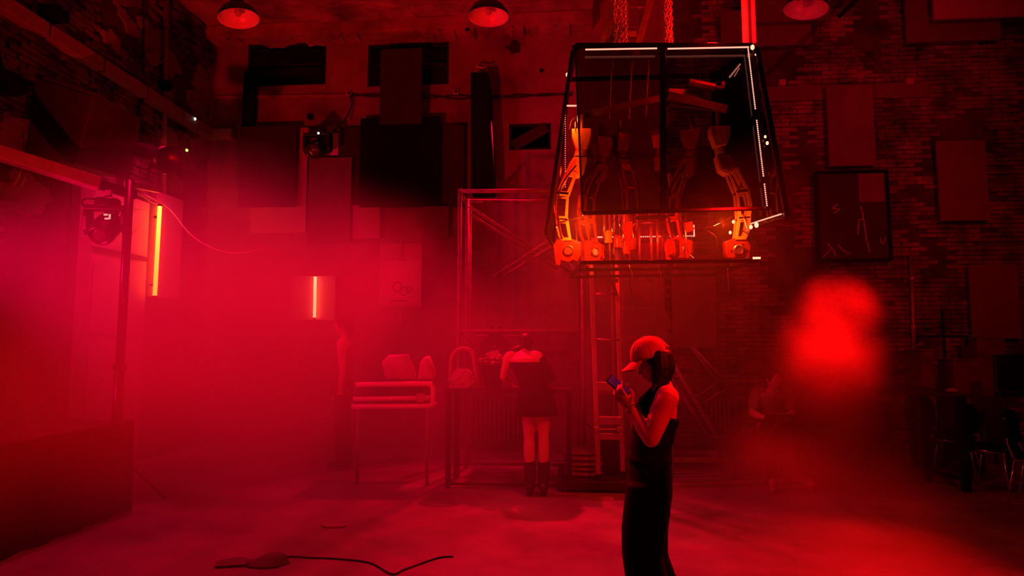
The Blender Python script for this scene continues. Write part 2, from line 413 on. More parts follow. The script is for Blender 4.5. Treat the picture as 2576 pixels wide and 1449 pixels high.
for r in range(46):
    x = random.uniform(LW + 0.8, -.4); y = random.uniform(8.1, 9.2); rr = random.uniform(0.1, 0.45); pts = []
    for k in range(12):
        a = 2 * PI * k / 12; q = rr * random.uniform(0.5, 1.15); pts.append((x + 1.5 * q * math.cos(a), y + 0.5 * q * math.sin(a), SZ - 0.012 - 0.03 * random.random()))
    mb.prism(pts, (0, 0, 0.04))
o = obj('paint_flakes', mb, M['plaster2'], ceil_); o['kind'] = 'stuff'
mb = MB().bb((LW, BW - 0.28, SZ - 0.21), (P(1490, 60, BW).x, BW, SZ))
trim1 = struct('trim_1', mb, M['plaster2'], bev=0.02)
mb = MB(); rnd = random.Random(5)
for r in range(16):                                # broken plaster hanging under the beam
    x = rnd.uniform(LW + 0.3, 0.2); w = rnd.uniform(0.08, 0.3); pts = [(x - w, BW - 0.285, SZ - 0.14), (x + w, BW - 0.285, SZ - 0.14)]
    for k in range(6): pts.append((x + w - 2 * w * k / 5, BW - 0.29, SZ - 0.20 - rnd.uniform(0.0, 0.09)))
    mb.prism(pts, (0, 0.28, 0))
obj('plaster_flakes', mb, M['plaster2'], trim1)

# ================================================================== LEFT WALL: door, pilaster, pipes
def onL(px, py, d=0.0): return PX(px, py, LW + d)
y0, y1 = onL(205, 700).y, onL(362, 700).y
zt, zr = onL(285, 482).z, onL(285, 637).z
mb = MB(); mb.bb((LW - 0.02, y0, 0), (LW + 0.03, y1, zr - 0.03))
door = struct('door_1', mb, M['lightboard'])
mb = MB(); mb.bb((LW + 0.03, y0 + 0.12, zr - 1.0), (LW + 0.045, y1 - 0.12, zr - 0.15)); obj('panel', mb, M['lightboard'], door, bev=0.008)
mb = MB(); mb.bb((LW + 0.03, y0 + 0.12, 0.2), (LW + 0.045, y1 - 0.12, zr - 1.12)); obj('panel', mb, M['lightboard'], door, bev=0.008)
mb = MB(); mb.bb((LW - 0.02, y0, zr + 0.03), (LW + 0.03, y1, zt)); obj('transom', mb, M['lightboard'], door)
mb = MB(); mb.bb((LW - 0.02, y0, zr - 0.03), (LW + 0.05, y1, zr + 0.03)); obj('rail', mb, M['darkboard'], door)
yp0, yp1 = onL(166, 700).y, onL(203, 700).y
mb = MB(); mb.bb((LW, yp0, 0), (LW + 0.12, yp1, zt + 0.02)); struct('trim_2', mb, M['trunk'], bev=0.008)
yq0, yq1 = onL(372, 600).y, onL(441, 600).y
mb = MB(); mb.bb((LW, yq0, onL(410, 752).z), (LW + 0.1, yq1, onL(410, 492).z)); tag(obj('mounting_board', mb, M['lightboard'], bev=0.01), 'pale upright board behind the long glowing tube beside the tall door', 'board')
# cable with a plug on the door
mb = MB(); mb.tube(spline([onL(216, 610, .07), onL(222, 640, .07), onL(216, 700, .07), onL(210, 790, .07), onL(206, 900, .07)]), 0.011, 6); mb.lathe([(0.0, -.05), (.03, -.045), (.035, .03), (.015, .06)], onL(216, 605, .07), (0, 0, 1), 10)
tag(obj('hanging_cable', mb, M['blackmetal'], smooth=True), 'black cable with a round plug hanging down the lit door', 'cable')

def tubething(name, a, b, r, m, label, cat, n=10, bracket=0):
    t = thing(name, label, cat, a); mb = MB(); mb.tube([a, b], r, n); obj('pipe', mb, m, t, smooth=True)
    for k in range(bracket):
        f = (k + 0.5) / bracket; c = V(a).lerp(V(b), f); d = (V(b) - V(a)).normalized(); mb = MB(); mb.tube([c - d * .02, c + d * .02], r * 1.5, n); obj('clamp', mb, M['steel'], t)
    return t
# pale trunking running down the left wall and turning on to the back wall
t = thing('cable_trunking', 'pale square cable trunking running along the left brick wall into the corner', 'trunking', onL(300, 200, .06))
a, b = onL(-60, -30, .07), V((LW + .07, BW - 0.1, onL(515, 338).z)); mb = MB()
for k in range(5):
    mb = MB(); mb.beam(a.lerp(b, k / 5 + 0.004), a.lerp(b, (k + 1) / 5 - 0.004), 0.14, 0.16); obj('section', mb, M['trunk'], t, bev=0.008)
mb = MB(); mb.bb((LW + 0.02, BW - 0.17, b.z - .08), (P(597, 340, BW).x, BW - 0.03, b.z + .08)); obj('section', mb, M['trunk'], t, bev=0.008)
# thin conduit frame on the back wall
t = thing('wall_conduit', 'thin pale conduit along the back wall above the hanging boards', 'conduit', P(700, 243, BW - .05))
mb = MB(); mb.beam(P(530, 246, BW - .05), P(884, 241, BW - .05), 0.04, 0.045); obj('section', mb, M['trunk'], t)
mb = MB(); mb.beam(P(531, 246, BW - .05), P(528, 330, BW - .05), 0.04, 0.03); obj('section', mb, M['trunk'], t)
tubething('wall_pipe', onL(418, -20, .06), onL(411, 495, .06), 0.035, M['trunk'], 'pale vertical pipe fixed up the left brick wall', 'pipe', bracket=3)
mb = MB(); mb.tube(spline([onL(360, -20, .05), onL(361, 120, .05), onL(362, 235, .05), onL(350, 265, .06), onL(347, 330, .05)]), 0.012, 6); tag(obj('wall_cable', mb, M['blackmetal'], smooth=True), 'thin black cable dropping down the left brick wall', 'cable')
mb = MB(); c = onL(416, 215, .14); mb.lathe([(0.02, -.1), (.07, -.08), (.08, .05), (.03, .1)], c, (0.7, -0.4, -0.3), 14); mb.beam(c, onL(410, 215, 0), .03, .03); tag(obj('wall_spotlight', mb, M['black'], smooth=True), 'small black lamp clamped beside the vertical pipe on the brick wall', 'lamp')
mb = MB(); c = onL(135, 35, .12); mb.box(c, (.2, .22, .12)); mb.tube([c, c + V((-.1, .1, .1))], .03); tag(obj('junction_box', mb, M['black'], bev=.02), 'dark box on the left brick wall above the trunking', 'box')

# sockets and cables of the back wall
for (px, py, lab) in ((878, 236, 'small white socket box at the end of the pale conduit'), (1147, 232, 'small white socket box between board and black column')):
    t = thing('socket_box', lab, 'socket', P(px, py + 8, BW - .03), 'socket boxes on the back wall'); mb = MB(); mb.box(P(px, py, BW - .055), (.085, .05, .085)); obj('body', mb, M['lightboard'], t, bev=.008)
    mb = MB(); mb.box(P(px, py - 2, BW - .085), (.04, .02, .03)); obj('plug', mb, M['black'], t, bev=.004)
for k, (ys_, r, lab) in enumerate((((236, 243, 238, 247, 240, 249, 239, 241, 233), .012, 'black cable slung along the back wall, upper of the pair'), ((243, 237, 246, 240, 250, 242, 246, 237, 240), .010, 'black cable slung along the back wall, lower of the pair'))):
    xs_ = (884, 940, 1000, 1080, 1150, 1230, 1300, 1370, 1440); mb = MB(); mb.tube(spline([P(x, y, BW - .06 - .01 * k) for x, y in zip(xs_, ys_)]), r, 6)
    tag(obj('wall_cable', mb, M['blackmetal'], smooth=True), lab, 'cable', 'cables slung along the back wall')
mb = MB(); mb.tube(spline([P(880, 240, BW - .1), P(886, 262, BW - .14), P(868, 300, BW - .3), P(838, 330, 8.75)]), .014, 6); tag(obj('lamp_cable', mb, M['blackmetal'], smooth=True), 'black cable running from the socket down to the back moving lamp', 'cable')
mb = MB(); mb.tube(spline([onL(362, 488, .2), P(425, 525, 8.3), P(480, 590, 8.2), P(545, 628, 8.3), P(610, 636, 8.5), P(690, 618, 9.3)]), .0065, 6); tag(obj('slack_cable', mb, M['whitepost'], smooth=True), 'pale slack cable sagging from the long tube into the smoke', 'cable')

# ================================================================== BOARDS HUNG ON THE BACK WALL
def board(x0, y0, x1, y1, off, th, m, name, label, cat='panel', group=None, tilt=0.0):
    a = rectP(x0, y0, x1, y1, BW - off); t = thing(name, label, cat, ((a[0] + a[1]) / 2, BW - off, a[2]), group)
    mb = MB(); mb.bb((a[0], BW - off - th / 2, a[2]), (a[1], BW - off + th / 2, a[3])); obj('board', mb, m, t, bev=0.006)
    for s in (0.2, 0.8):
        x = a[0] + (a[1] - a[0]) * s; obj('bracket', MB().bb((x - .02, BW - off, a[3] - .12), (x + .02, BW - .03, a[3] - .06)), M['blackmetal'], t)
    return t, a
G = 'boards hung on the back wall'
board(604, 318, 746, 521, .30, .05, M['darkboard'], 'acoustic_panel', 'large dark panel below the first black window and black strap', group=G)
board(632, 518, 771, 586, .16, .04, M['lightboard'], 'pale_panel', 'pale low panel jutting out under the large dark panel', group=G)
board(748, 322, 774, 520, .16, .04, M['lightboard'], 'pale_panel', 'narrow pale upright strip beside the back moving lamp', group=G)
board(776, 397, 884, 612, .22, .05, M['midboard'], 'acoustic_panel', 'grey tall panel directly beneath the back moving lamp', group=G)
board(831, 336, 852, 392, .05, .03, M['whitepost'], 'pale_panel', 'small bright tile just beside the back moving lamp', group=G)
board(852, 318, 1168, 522, .14, .05, M['darkboard'], 'acoustic_panel', 'widest dark panel in the middle of the back wall', group=G)
board(906, 296, 1107, 520, .24, .05, M['black'], 'acoustic_panel', 'black panel overlapping the widest dark panel', group=G)
board(957, 124, 1062, 312, .34, .05, M['darkboard'], 'acoustic_panel', 'upright dark plank covering the middle of the second window', group=G)
board(887, 517, 957, 600, .16, .05, M['lightboard'], 'pale_panel', 'pale square panel under the widest dark panel', group=G)
board(1066, 514, 1130, 600, .14, .05, M['midboard'], 'pale_panel', 'grey square panel near the scaffold post', group=G)
t, a = board(956, 612, 1061, 772, .12, .04, M['lightboard'], 'pale_panel', 'pale backing panel behind the poster with round dark print', group=G)
board(735, 694, 844, 806, .18, .04, M['lightboard'], 'pale_panel', 'pale panel lit red by the short glowing tube', group=G)
# poster with round print, a rail above and below it
a = rectP(970, 656, 1060, 764, BW - .18); t = thing('poster', 'pale poster with dark round printed marks', 'poster', ((a[0] + a[1]) / 2, BW - .18, a[2]))
mb = MB().bb((a[0], BW - .19, a[2]), (a[1], BW - .175, a[3])); obj('sheet', mb, M['paper'], t)
def ringmesh(c, r, w, n=20, squash=1.0):
    mb = MB(); pts = [V(c) + V((r * math.cos(2 * PI * k / n), 0, squash * r * math.sin(2 * PI * k / n))) for k in range(n)]; ins = [V(c) + V(((r - w) * math.cos(2 * PI * k / n), 0, squash * (r - w) * math.sin(2 * PI * k / n))) for k in range(n)]
    return mb.ring_prism(pts, ins, (0, 0.004, 0))
for px, py, r, w in ((1000, 722, .085, .03), (1016, 732, .075, .022), (1028, 728, .05, .02)):
    obj('print_ring', ringmesh(P(px, py, BW - .195), r, w), M['greycloth'], t)
mb = MB(); mb.box(P(1002, 757, BW - .195), (.26, .006, .03)); obj('print_bar', mb, M['greycloth'], t)
for ya_, yb_, lab in ((606, 655, 'thin pale rod just above the printed poster'), (764, 812, 'thin pale rod just below the printed poster')):
    tag(obj('hanging_rail', MB().tube([P(1010, ya_, BW - .12 if ya_ > 700 else BW - .16), P(1008, yb_, BW - .12 if ya_ > 700 else BW - .16)], .014, 8), M['lightboard']), lab, 'rod')
# black hanging strap, tapering black column
mb = MB(); a0 = [P(x, y, BW - .2) for x, y in ((612, 190), (618, 178), (650, 176), (655, 205), (642, 216), (637, 322), (607, 322))]; mb.prism(a0, (0, .08, 0)); tag(obj('black_strap', mb, M['black'], bev=.01), 'black strap hanging from the first window to a dark panel', 'strap')
mb = MB(); a0 = [P(x, y, BW - .42) for x, y in ((1184, 181), (1227, 181), (1231, 215), (1241, 400), (1243, 486), (1184, 486))]; mb.prism(a0, (0, .30, 0))
t = thing('hanging_column', 'tall black tapering column hung on the back wall', 'column', P(1212, 486, BW - .3)); obj('sleeve', mb, M['black'], t, bev=.015)
mb = MB(); mb.tube(spline([P(1186, 181, BW - .3), P(1195, 168, BW - .3), P(1215, 171, BW - .3), P(1224, 166, BW - .3), P(1225, 181, BW - .3)]), .012, 6); obj('hook', mb, M['steel'], t)
mb = MB(); mb.beam(P(1212, 200, BW - .2), P(1212, 200, BW), .04, .04); obj('bracket', mb, M['blackmetal'], t)
mb = MB(); mb.box(P(781, 294, BW - .05), (.09, .06, .08)); tag(obj('wall_vent', mb, M['black'], bev=.01), 'small black square box above the back moving lamp', 'box')
mb = MB(); rr = random.Random(3); pts = []
for k in range(14):
    q = rr.uniform(.06, .13); pts.append(P(1292, 117, BW - .05) + V((1.2 * q * math.cos(2 * PI * k / 14), 0, q * math.sin(2 * PI * k / 14))))
mb.prism(pts, (0, .03, 0)); tag(obj('stain_patch', mb, M['darkboard']), 'ragged dark patch of broken plaster high on the back wall', 'patch')
mb = MB(); mb.lathe([(0.0, 0), (.03, 0.0), (.03, .02), (.02, .03)], P(1362, 178, BW - .03), (0, -1, 0), 12); tag(obj('round_wall_cap', mb, M['black']), 'small round black fitting on the plaster above the cables', 'fitting')

# right part of the back wall
G2 = 'pale boards hung on the brick wall'
board(2081, 215, 2198, 418, .14, .05, M['midboard'], 'wall_panel', 'upright grey board hung above the marked dark canvas', group=G2)
board(2359, 354, 2483, 556, .14, .05, M['midboard'], 'wall_panel', 'upright grey board hung lower, nearest the dark corner', group=G2)
board(1876, -40, 2086, 55, .30, .06, M['midboard'], 'wall_panel', 'grey board behind the tilted pendant lamp near the ceiling', group=G2)
board(1812, 25, 2041, 117, .16, .06, M['midboard'], 'wall_panel', 'grey board below another, behind the bright square post', group=G2)
board(2276, -40, 2512, 105, .14, .06, M['midboard'], 'wall_panel', 'wide grey board high near the dark corner', group=G2)
board(2346, -60, 2600, 45, .34, .06, M['lightboard'], 'wall_panel', 'topmost pale board overlapping the wide grey one', group=G2)
board(2440, 666, 2562, 852, .14, .05, M['midboard'], 'wall_panel', 'grey board low on the brick beside the dark corner', group=G2)
board(1690, 642, 1800, 876, .14, .05, M['midboard'], 'wall_panel', 'grey board on the wall behind the rolling stairs', group=G2)
board(1810, 60, 1846, 118, .1, .06, M['darkboard'], 'wall_panel', 'narrow dark board end beside the hanging chain', group=G2)
a = rectP(2055, 433, 2234, 655, BW - .14); t = thing('canvas_painting', 'dark framed canvas with thin pale scratched lines', 'painting', ((a[0] + a[1]) / 2, BW - .14, a[2]))
mb = MB().bb((a[0], BW - .15, a[2]), (a[1], BW - .12, a[3])); obj('canvas', mb, M['darkboard'], t)
for q in (((a[0], a[3] - .02), (a[1], a[3] + .02)), ((a[0], a[2] - .02), (a[1], a[2] + .02)), ((a[0] - .02, a[2]), (a[0] + .02, a[3])), ((a[1] - .02, a[2]), (a[1] + .02, a[3]))):
    mb = MB().bb((q[0][0], BW - .18, q[0][1]), (q[1][0], BW - .10, q[1][1])); obj('frame_bar', mb, M['black'], t, bev=.004)
for k in (.25, .75):
    xk = a[0] + (a[1] - a[0]) * k; obj('hanger', MB().bb((xk - .02, BW - .11, a[3] - .2), (xk + .02, BW - .03, a[3] - .1)), M['black'], t)
mb = MB(); rt = rectP(2160, 436, 2224, 508, BW - .15); mb.bb((rt[0], BW - .154, rt[2]), (rt[1], BW - .149, rt[3])); obj('paint_patch', mb, M['midboard'], t)
for ln in (((2165, 518), (2173, 552), (2177, 585), (2182, 610), (2188, 636)), ((2173, 553), (2163, 553), (2159, 568), (2158, 590)), ((2082, 612), (2092, 624), (2098, 630), (2101, 645)), ((2092, 624), (2078, 640), (2070, 646)),
           ((2108, 617), (2122, 630), (2139, 640)), ((2107, 513), (2095, 524), (2112, 526), (2098, 536)), ((2215, 600), (2218, 613), (2225, 608), (2226, 597))):
    mb = MB(); mb.tube(spline([P(x, y, BW - .155) for x, y in ln], 5), .008, 5); obj('paint_line', mb, M['lightboard'], t, smooth=True)
for px, py in ((1967, 209), (2287, 206)):
    mb = MB(); mb.box(P(px, py, BW - .06), (.09, .08, .09)); tag(obj('lintel_bracket', mb, M['lightboard'], bev=.006), 'small pale block above the lintel, %s' % ('nearer the hanging cage' if px < 2100 else 'nearer the dark corner'), 'block', 'blocks above the lintel')
tubething('wall_pipe', P(2292, 640, BW - .07), P(2303, 1010, BW - .07), .03, M['steel'], 'thin upright pipe on the brick wall behind the drifting smoke', 'pipe', bracket=3)

# ================================================================== PENDANT LAMPS
def pendant(px, py, tilt, label):
    c = P(px, py, 7.17); t = thing('pendant_lamp', label, 'lamp', c, 'enamel pendant lamps')
    ax = V((math.sin(tilt), 0, math.cos(tilt)))
    sh = MB(); sh.lathe([(.232, 0), (.238, .004), (.225, .05), (.18, .12), (.11, .17), (.075, .20), (.070, .20), (.10, .165), (.172, .115), (.217, .047)], c, ax, 40, closed=True); s = obj('shade', sh, M['shadein'], t, smooth=True)
    o = MB(); o.lathe([(.241, .002), (.229, .053), (.184, .124), (.114, .174), (.08, .205), (.078, .20), (.112, .17), (.182, .12), (.227, .05), (.239, .0)], c, ax, 40, closed=True); obj('outer_skin', o, M['blackmetal'], s, smooth=True)
    nk = MB(); nk.lathe([(.082, .19), (.085, .21), (.07, .27), (.055, .40), (.02, .42)], c, ax, 24); obj('lamp_housing', nk, M['black'], t, smooth=True)
    bl = MB(); bl.lathe([(0.0, .03), (.03, .045), (.045, .09), (.03, .15), (.02, .19)], c, ax, 16); obj('bulb', bl, M['paper'], t, smooth=True)
    rd = MB(); rd.tube([c + ax * .40, V((c.x + math.sin(tilt) * .4, c.y, CZ))], .012, 8); obj('rod', rd, M['blackmetal'], t)
pendant(601, 48, -0.16, 'white-lined pendant lamp nearest the left brick wall, tipped sideways')
pendant(1229, 44, 0.0, 'white-lined pendant lamp hanging level in the middle of the ceiling')
pendant(2027, 24, 0.17, 'white-lined pendant lamp on the brick side, tipped away')

# ================================================================== LED TUBES
def ledtube(a, b, r, m, label, back):
    a, b = V(a), V(b); d = (a - b).normalized(); t = thing('led_tube', label, 'lamp', b, 'glowing led tubes')
    mb = MB(); mb.tube([a, b], r, 14); obj('diffuser', mb, m, t, smooth=True)
    for p, s in ((a, 1), (b, -1)):
        mb = MB(); mb.tube([p, p + d * s * .03], r * 1.15, 14); obj('end_cap', mb, M['black'], t)
    for f_ in (.12, .88):
        q_ = a.lerp(b, f_); obj('clip', MB().beam(q_ + V(back).normalized() * r * .9, q_ + V(back), .02, .03), M['black'], t)
    return t
ledtube(onL(402, 519, .17), onL(389.5, 744, .17), .026, M['tube'], 'long glowing yellow tube upright on the pale board beside the door', (-.07, 0, 0))
ledtube(P(793, 696, BW - .25), P(791, 799, BW - .25), .022, M['tube2'], 'short glowing white tube upright on the back wall panel', (0, .06, 0))

# ================================================================== LEFT LIGHTING RIG
RY = 5.95
def movinghead(c, s, aim, label, m_lens, root_name='moving_head_lamp', up=1):
    """yoke lamp hanging at c (top of base); s scale; aim = direction of the lens"""
    c = V(c); aim = V(aim).normalized(); t = thing(root_name, label, 'stage lamp', c, 'moving stage lamps')
    mb = MB(); mb.lathe([(.0, .0), (.10 * s, .0), (.115 * s, -.015 * s), (.115 * s, -.09 * s), (.08 * s, -.11 * s), (0, -.11 * s)], c, (0, 0, 1), 20); obj('base', mb, M['blackmetal'], t, smooth=False, bev=.004)
    side = aim.cross(V((0, 0, 1))).normalized()
    for k in (-1, 1):
        p = c + side * k * .155 * s; mb = MB(); mb.prism([p + V((0, 0, -.09 * s)) + side.cross(V((0, 0, 1))) * q * s + V((0, 0, -z * s)) for q, z in ((-.06, 0), (.06, 0), (.075, .10), (.06, .24), (0, .29), (-.06, .24), (-.075, .10))], side * k * .045 * s)
        obj('yoke_arm', mb, M['blackmetal'], t, bev=.012 * s)
    mb = MB(); mb.beam(c + side * -.2 * s + V((0, 0, -.10 * s)), c + side * .2 * s + V((0, 0, -.10 * s)), .13 * s, .05 * s); obj('yoke_bridge', mb, M['blackmetal'], t, bev=.01 * s)
    h = c + V((0, 0, -.30 * s)); mb = MB(); mb.lathe([(0, -.17 * s), (.09 * s, -.16 * s), (.12 * s, -.10 * s), (.13 * s, .02 * s), (.115 * s, .14 * s), (.10 * s, .17 * s), (.085 * s, .172 * s), (.08 * s, .15 * s)], h, aim, 24); hd = obj('lamp_head', mb, M['blackmetal'], t, smooth=True)
    mb = MB(); mb.lathe([(0, .165 * s), (.05 * s, .16 * s), (.083 * s, .148 * s), (.083 * s, .14 * s), (0, .14 * s)], h, aim, 24); obj('lens', mb, m_lens, hd, smooth=True)
    mb = MB(); mb.box(h - aim * .12 * s + V((0, 0, .1 * s)), (.12 * s, .06 * s, .04 * s)); obj('handle', mb, M['blackmetal'], t)
    mb = MB(); mb.beam(c, c + V((0, 0, .09 * s)), .06 * s, .03 * s); obj('clamp', mb, M['steel'], t)
    return t, h
# stand with cross bar
pb = FL(286, 1412); pt = P(326, 470, RY); base = V((pt.x, RY, 0))
t = thing('lighting_stand', 'black upright lighting stand with thick pale cross bar overhead', 'stand', base)
mb = MB(); mb.tube([base + V((0, 0, .02)), base + V((0, 0, 1.3))], .045, 12); mb.tube([base + V((0, 0, 1.3)), V((base.x, RY, P(326, 455, RY).z))], .040, 12); obj('pole', mb, M['blackmetal'], t, smooth=True)
for k in range(3):
    a = 2 * PI * k / 3 + .4; mb = MB(); mb.tube([base + V((0, 0, .5)), base + V((.45 * math.cos(a), .45 * math.sin(a), .02))], .014, 8); obj('leg', mb, M['blackmetal'], t, smooth=True)
mb = MB(); mb.tube([base + V((0, 0, 1.27)), base + V((0, 0, 1.33))], .06, 12); obj('collar', mb, M['black'], t)
A, B = P(-120, 348, 4.95), P(246, 462, RY - .05); mb = MB(); mb.beam(A, B, .14, .125); obj('cross_bar', mb, M['trunk'], t, bev=.01)
mb = MB(); mb.beam(B, B + (B - A).normalized() * .36, .09, .09); obj('bar_coupler', mb, M['black'], t, bev=.01)
mb = MB(); mb.beam(P(320, 462, RY + .02), P(398, 478, 6.5), .07, .06); obj('short_bar', mb, M['steel'], t, bev=.006)
mh1, h1 = movinghead(P(272, 500, RY), .98, (0.15, -0.75, -0.65), 'black moving stage lamp hanging under the stand bar before the lit door', M['lens'])
mb = MB(); mb.box(P(266, 540, RY - .2), (.036, .012, .015)); mb.box(P(276, 545, RY - .2), (.013, .012, .048)); mb.box(P(268, 550, RY - .2), (.032, .012, .015)); obj('display', mb, M['display'], mh1)
mh2, h2 = movinghead(P(801, 322, 8.85), 1.03, (-0.1, -0.85, -0.5), 'black moving stage lamp mounted on the back wall with white indicator', M['lens'])
mb = MB(); mb.beam(P(801, 318, 8.85), P(801, 318, BW), .05, .05); tag(obj('lamp_bracket', mb, M['blackmetal']), 'short black bracket holding the back moving lamp to the wall', 'bracket')
mb = MB(); mb.ell(P(801, 335, 8.70), (.017, .012, .017)); obj('indicator', mb, M['white'], mh2, smooth=True)
# dark draped counter along the left wall
xc, yc, zc_ = FL(312, 1292).x, 5.72, .82
t = thing('draped_counter', 'long dark draped counter along the left wall in the smoke', 'counter', ((xc + LW) / 2, 4.4, 0))
obj('top_board', MB().bb((LW + .16, 2.6, zc_ - .03), (xc, yc, zc_)), M['darkboard'], t, bev=.01)
rings = []
for j in range(9):
    f_ = j / 8; pts = []
    for i in range(120):
        u = i / 120 * 4; k_ = int(u); u -= k_; cs = ((LW + .17, 2.6), (xc, 2.6), (xc, yc), (LW + .17, yc)); a_, b_ = cs[k_], cs[(k_ + 1) % 4]; x_, y_ = a_[0] + (b_[0] - a_[0]) * u, a_[1] + (b_[1] - a_[1]) * u
        w_ = .03 * (1 - f_) * math.sin(i * 1.9) ; nx, ny = ((0, -1), (1, 0), (0, 1), (-1, 0))[k_]; pts.append(V((x_ + nx * w_, y_ + ny * w_, .01 + (zc_ - .02) * f_)))
    rings.append(pts)
obj('drape', MB().loft(rings, caps=False), M['blackcloth'], t, smooth=True)
# can lamp
c0, c1 = P(346, 376, 6.30), P(424, 402, 6.16); t = thing('can_spotlight', 'black can spotlight lying slantwise on top of the stand', 'stage lamp', c0.lerp(c1, .5) + V((0, 0, -.1)))
ax = (c1 - c0); L = ax.length; mb = MB(); mb.lathe([(0, 0), (.073, .0), (.08, .03), (.08, L * .66), (.113, L * .75), (.14, L), (.13, L), (.106, L * .78), (0.0, L * .74)], c0, ax, 24); obj('can', mb, M['blackmetal'], t, smooth=True)
mb = MB(); mb.lathe([(.142, L - .01), (.15, L + .005), (.142, L + .02), (.132, L + .005)], c0, ax, 24, closed=True); obj('rim', mb, M['blackgloss'], t, smooth=True)
mb = MB(); mb.beam(c0.lerp(c1, .5), c0.lerp(c1, .5) + V((-.05, 0, -.28)), .03, .02); obj('yoke', mb, M['blackmetal'], t)
# big loudspeaker tipped on the rig
def facebox(p4, back, m):                           # p4: near quad (bl, br, tr, tl) and push vector
    b = V(back); return MB().hexa([p4[0], p4[1], p4[1] + b, p4[0] + b, p4[3], p4[2], p4[2] + b, p4[3] + b])
q = [P(189, 412, 5.95), P(330, 452, 6.6), P(356, 298, 6.66), P(241, 234, 5.95)]
lf = [P(58, 396, 6.05), q[0], q[3], P(92, 182, 6.1)]
t = thing('loudspeaker', 'big dark tipped loudspeaker cabinet above the pale bar', 'loudspeaker', P(200, 430, 6.3))
bk = lf[0] + (q[1] - q[0]); bt = lf[3] + (q[2] - q[3])
mb = MB(); mb.add([lf[0], q[0], q[1], bk, lf[3], q[3], q[2], bt], [(3, 2, 1, 0), (4, 5, 6, 7), (0, 1, 5, 4), (1, 2, 6, 5), (2, 3, 7, 6), (3, 0, 4, 7)]); obj('cabinet', mb, mat('speaker cloth', .045, .75, var=.3, scale=7, bump=.2, bscale=120), t, bev=.012)
nf = (q[0] - lf[0]).cross(lf[3] - lf[0]).normalized(); nf = nf if nf.y < 0 else -nf
def onf(u, v): return lf[0].lerp(lf[1], u).lerp(lf[3].lerp(lf[2], u), v)
mb = MB(); mb.prism([onf(*k) + nf * .002 for k in ((.06, .06), (.94, .06), (.94, .94), (.06, .94))], nf * .012); obj('grille', mb, M['darkboard'], t, bev=.006)
mb = MB(); mb.beam(P(310, 440, 6.3), P(322, 480, RY + .03), .05, .03); mb.beam(P(300, 440, 6.3), P(300, 470, 6.05), .05, .03); obj('mount', mb, M['blackmetal'], t)
c = P(14, 208, 5.5); t = thing('round_stage_lamp', 'black round stage lamp cut off by the picture edge', 'stage lamp', c + V((0, 0, -.12))); mb = MB(); mb.lathe([(0, -.24), (.075, -.22), (.115, -.12), (.135, .12), (.144, .14), (.13, .14), (.11, .02), (0, .0)], c, (.12, -1, -.22), 24); obj('can', mb, M['black'], t, smooth=True)
mb = MB(); mb.beam(c, c + V((-.1, 0, .3)), .03, .02); mb.beam(c + V((-.1, 0, .3)), V((LW + .01, c.y + .2, c.z + .4)), .03, .03); obj('yoke', mb, M['black'], t)
# loose cables on the rig
for k, (pl, lab) in enumerate(((((36, 395), (52, 425), (40, 455), (30, 470)), 'short glinting cable loop under the pale bar, outer one'), (((52, 425), (62, 440), (55, 462), (44, 470)), 'short glinting cable loop under the pale bar, inner one'),
                               (((212, 520), (206, 508), (215, 500), (240, 500), (262, 498)), 'black cable loop beside the hanging stage lamp'), (((352, 485), (365, 497), (380, 508), (398, 512)), 'thin pale wire leading to the long glowing tube'))):
    mb = MB(); mb.tube(spline([P(x, y, RY - .06 if k < 3 else 6.4 + .55 * i) for i, (x, y) in enumerate(pl)]), .009, 6); tag(obj('loose_cable', mb, M['steel'] if k != 2 else M['black'], smooth=True), lab, 'cable', 'loose cables on the lighting rig')
gi = thing('indicator_lamp', 'tiny green indicator light dangling on wires near the corner trunking', 'indicator', PX(470, 378, LW + .35))
obj('bulb', MB().ell(PX(470, 378, LW + .35), (.018, .018, .02)), M['green'], gi, smooth=True)
for dx in (0, 14): obj('wire', MB().tube(spline([onL(500 - dx, 318 + dx, .08), PX(493 - dx * 2, 335, LW + .24), PX(480, 352, LW + .3), PX(466, 362, LW + .32), PX(470, 378, LW + .34)]), .008, 5), M['steel'], gi, smooth=True)
mb = MB(); mb.ell(onL(491, 299, .15), (.014, .014, .022)); tag(obj('pilot_light', mb, M['white'], smooth=True), 'tiny pale pilot light above the green one near the corner', 'indicator')

# ================================================================== HANGING CAGE WITH MACHINE ARMS
tl, tr, br, bl = P(1447, 117, 5.42), P(1893, 117, 5.42), P(1935, 525, 5.15), P(1465, 538, 5.15)
cage = thing('hanging_cage', 'hanging black-edged cage of smoked acrylic holding machine arms', 'sculpture', P(1690, 690, 5.9))
def part(name, mb, m, **k): return obj(name, mb, m, cage, **k)
mid_t, mid_b = tl.lerp(tr, .497), bl.lerp(br, .437)
nrm = (tr - tl).cross(bl - tl).normalized(); nrm = nrm if nrm.y < 0 else -nrm
def pane(name, c4, m, th=.008):
    n_ = (c4[1] - c4[0]).cross(c4[3] - c4[0]).normalized(); return part(name, MB().hexa([c4[3] , c4[2], c4[2] + n_ * th, c4[3] + n_ * th, c4[0], c4[1], c4[1] + n_ * th, c4[0] + n_ * th]), m)
pane('front_pane', [tl, mid_t, mid_b, bl], M['acrylic']); pane('front_pane', [mid_t, tr, br, mid_b], M['acrylic'])
for a, b, w in ((tl, tr, .045), (bl, br, .028), (tl, bl, .016), (tr, br, .02), (mid_t, mid_b, .05)):
    part('front_bar', MB().beam(a + nrm * .01, b + nrm * .01, w, .03, up=nrm), M['blackgloss'], bev=.004)
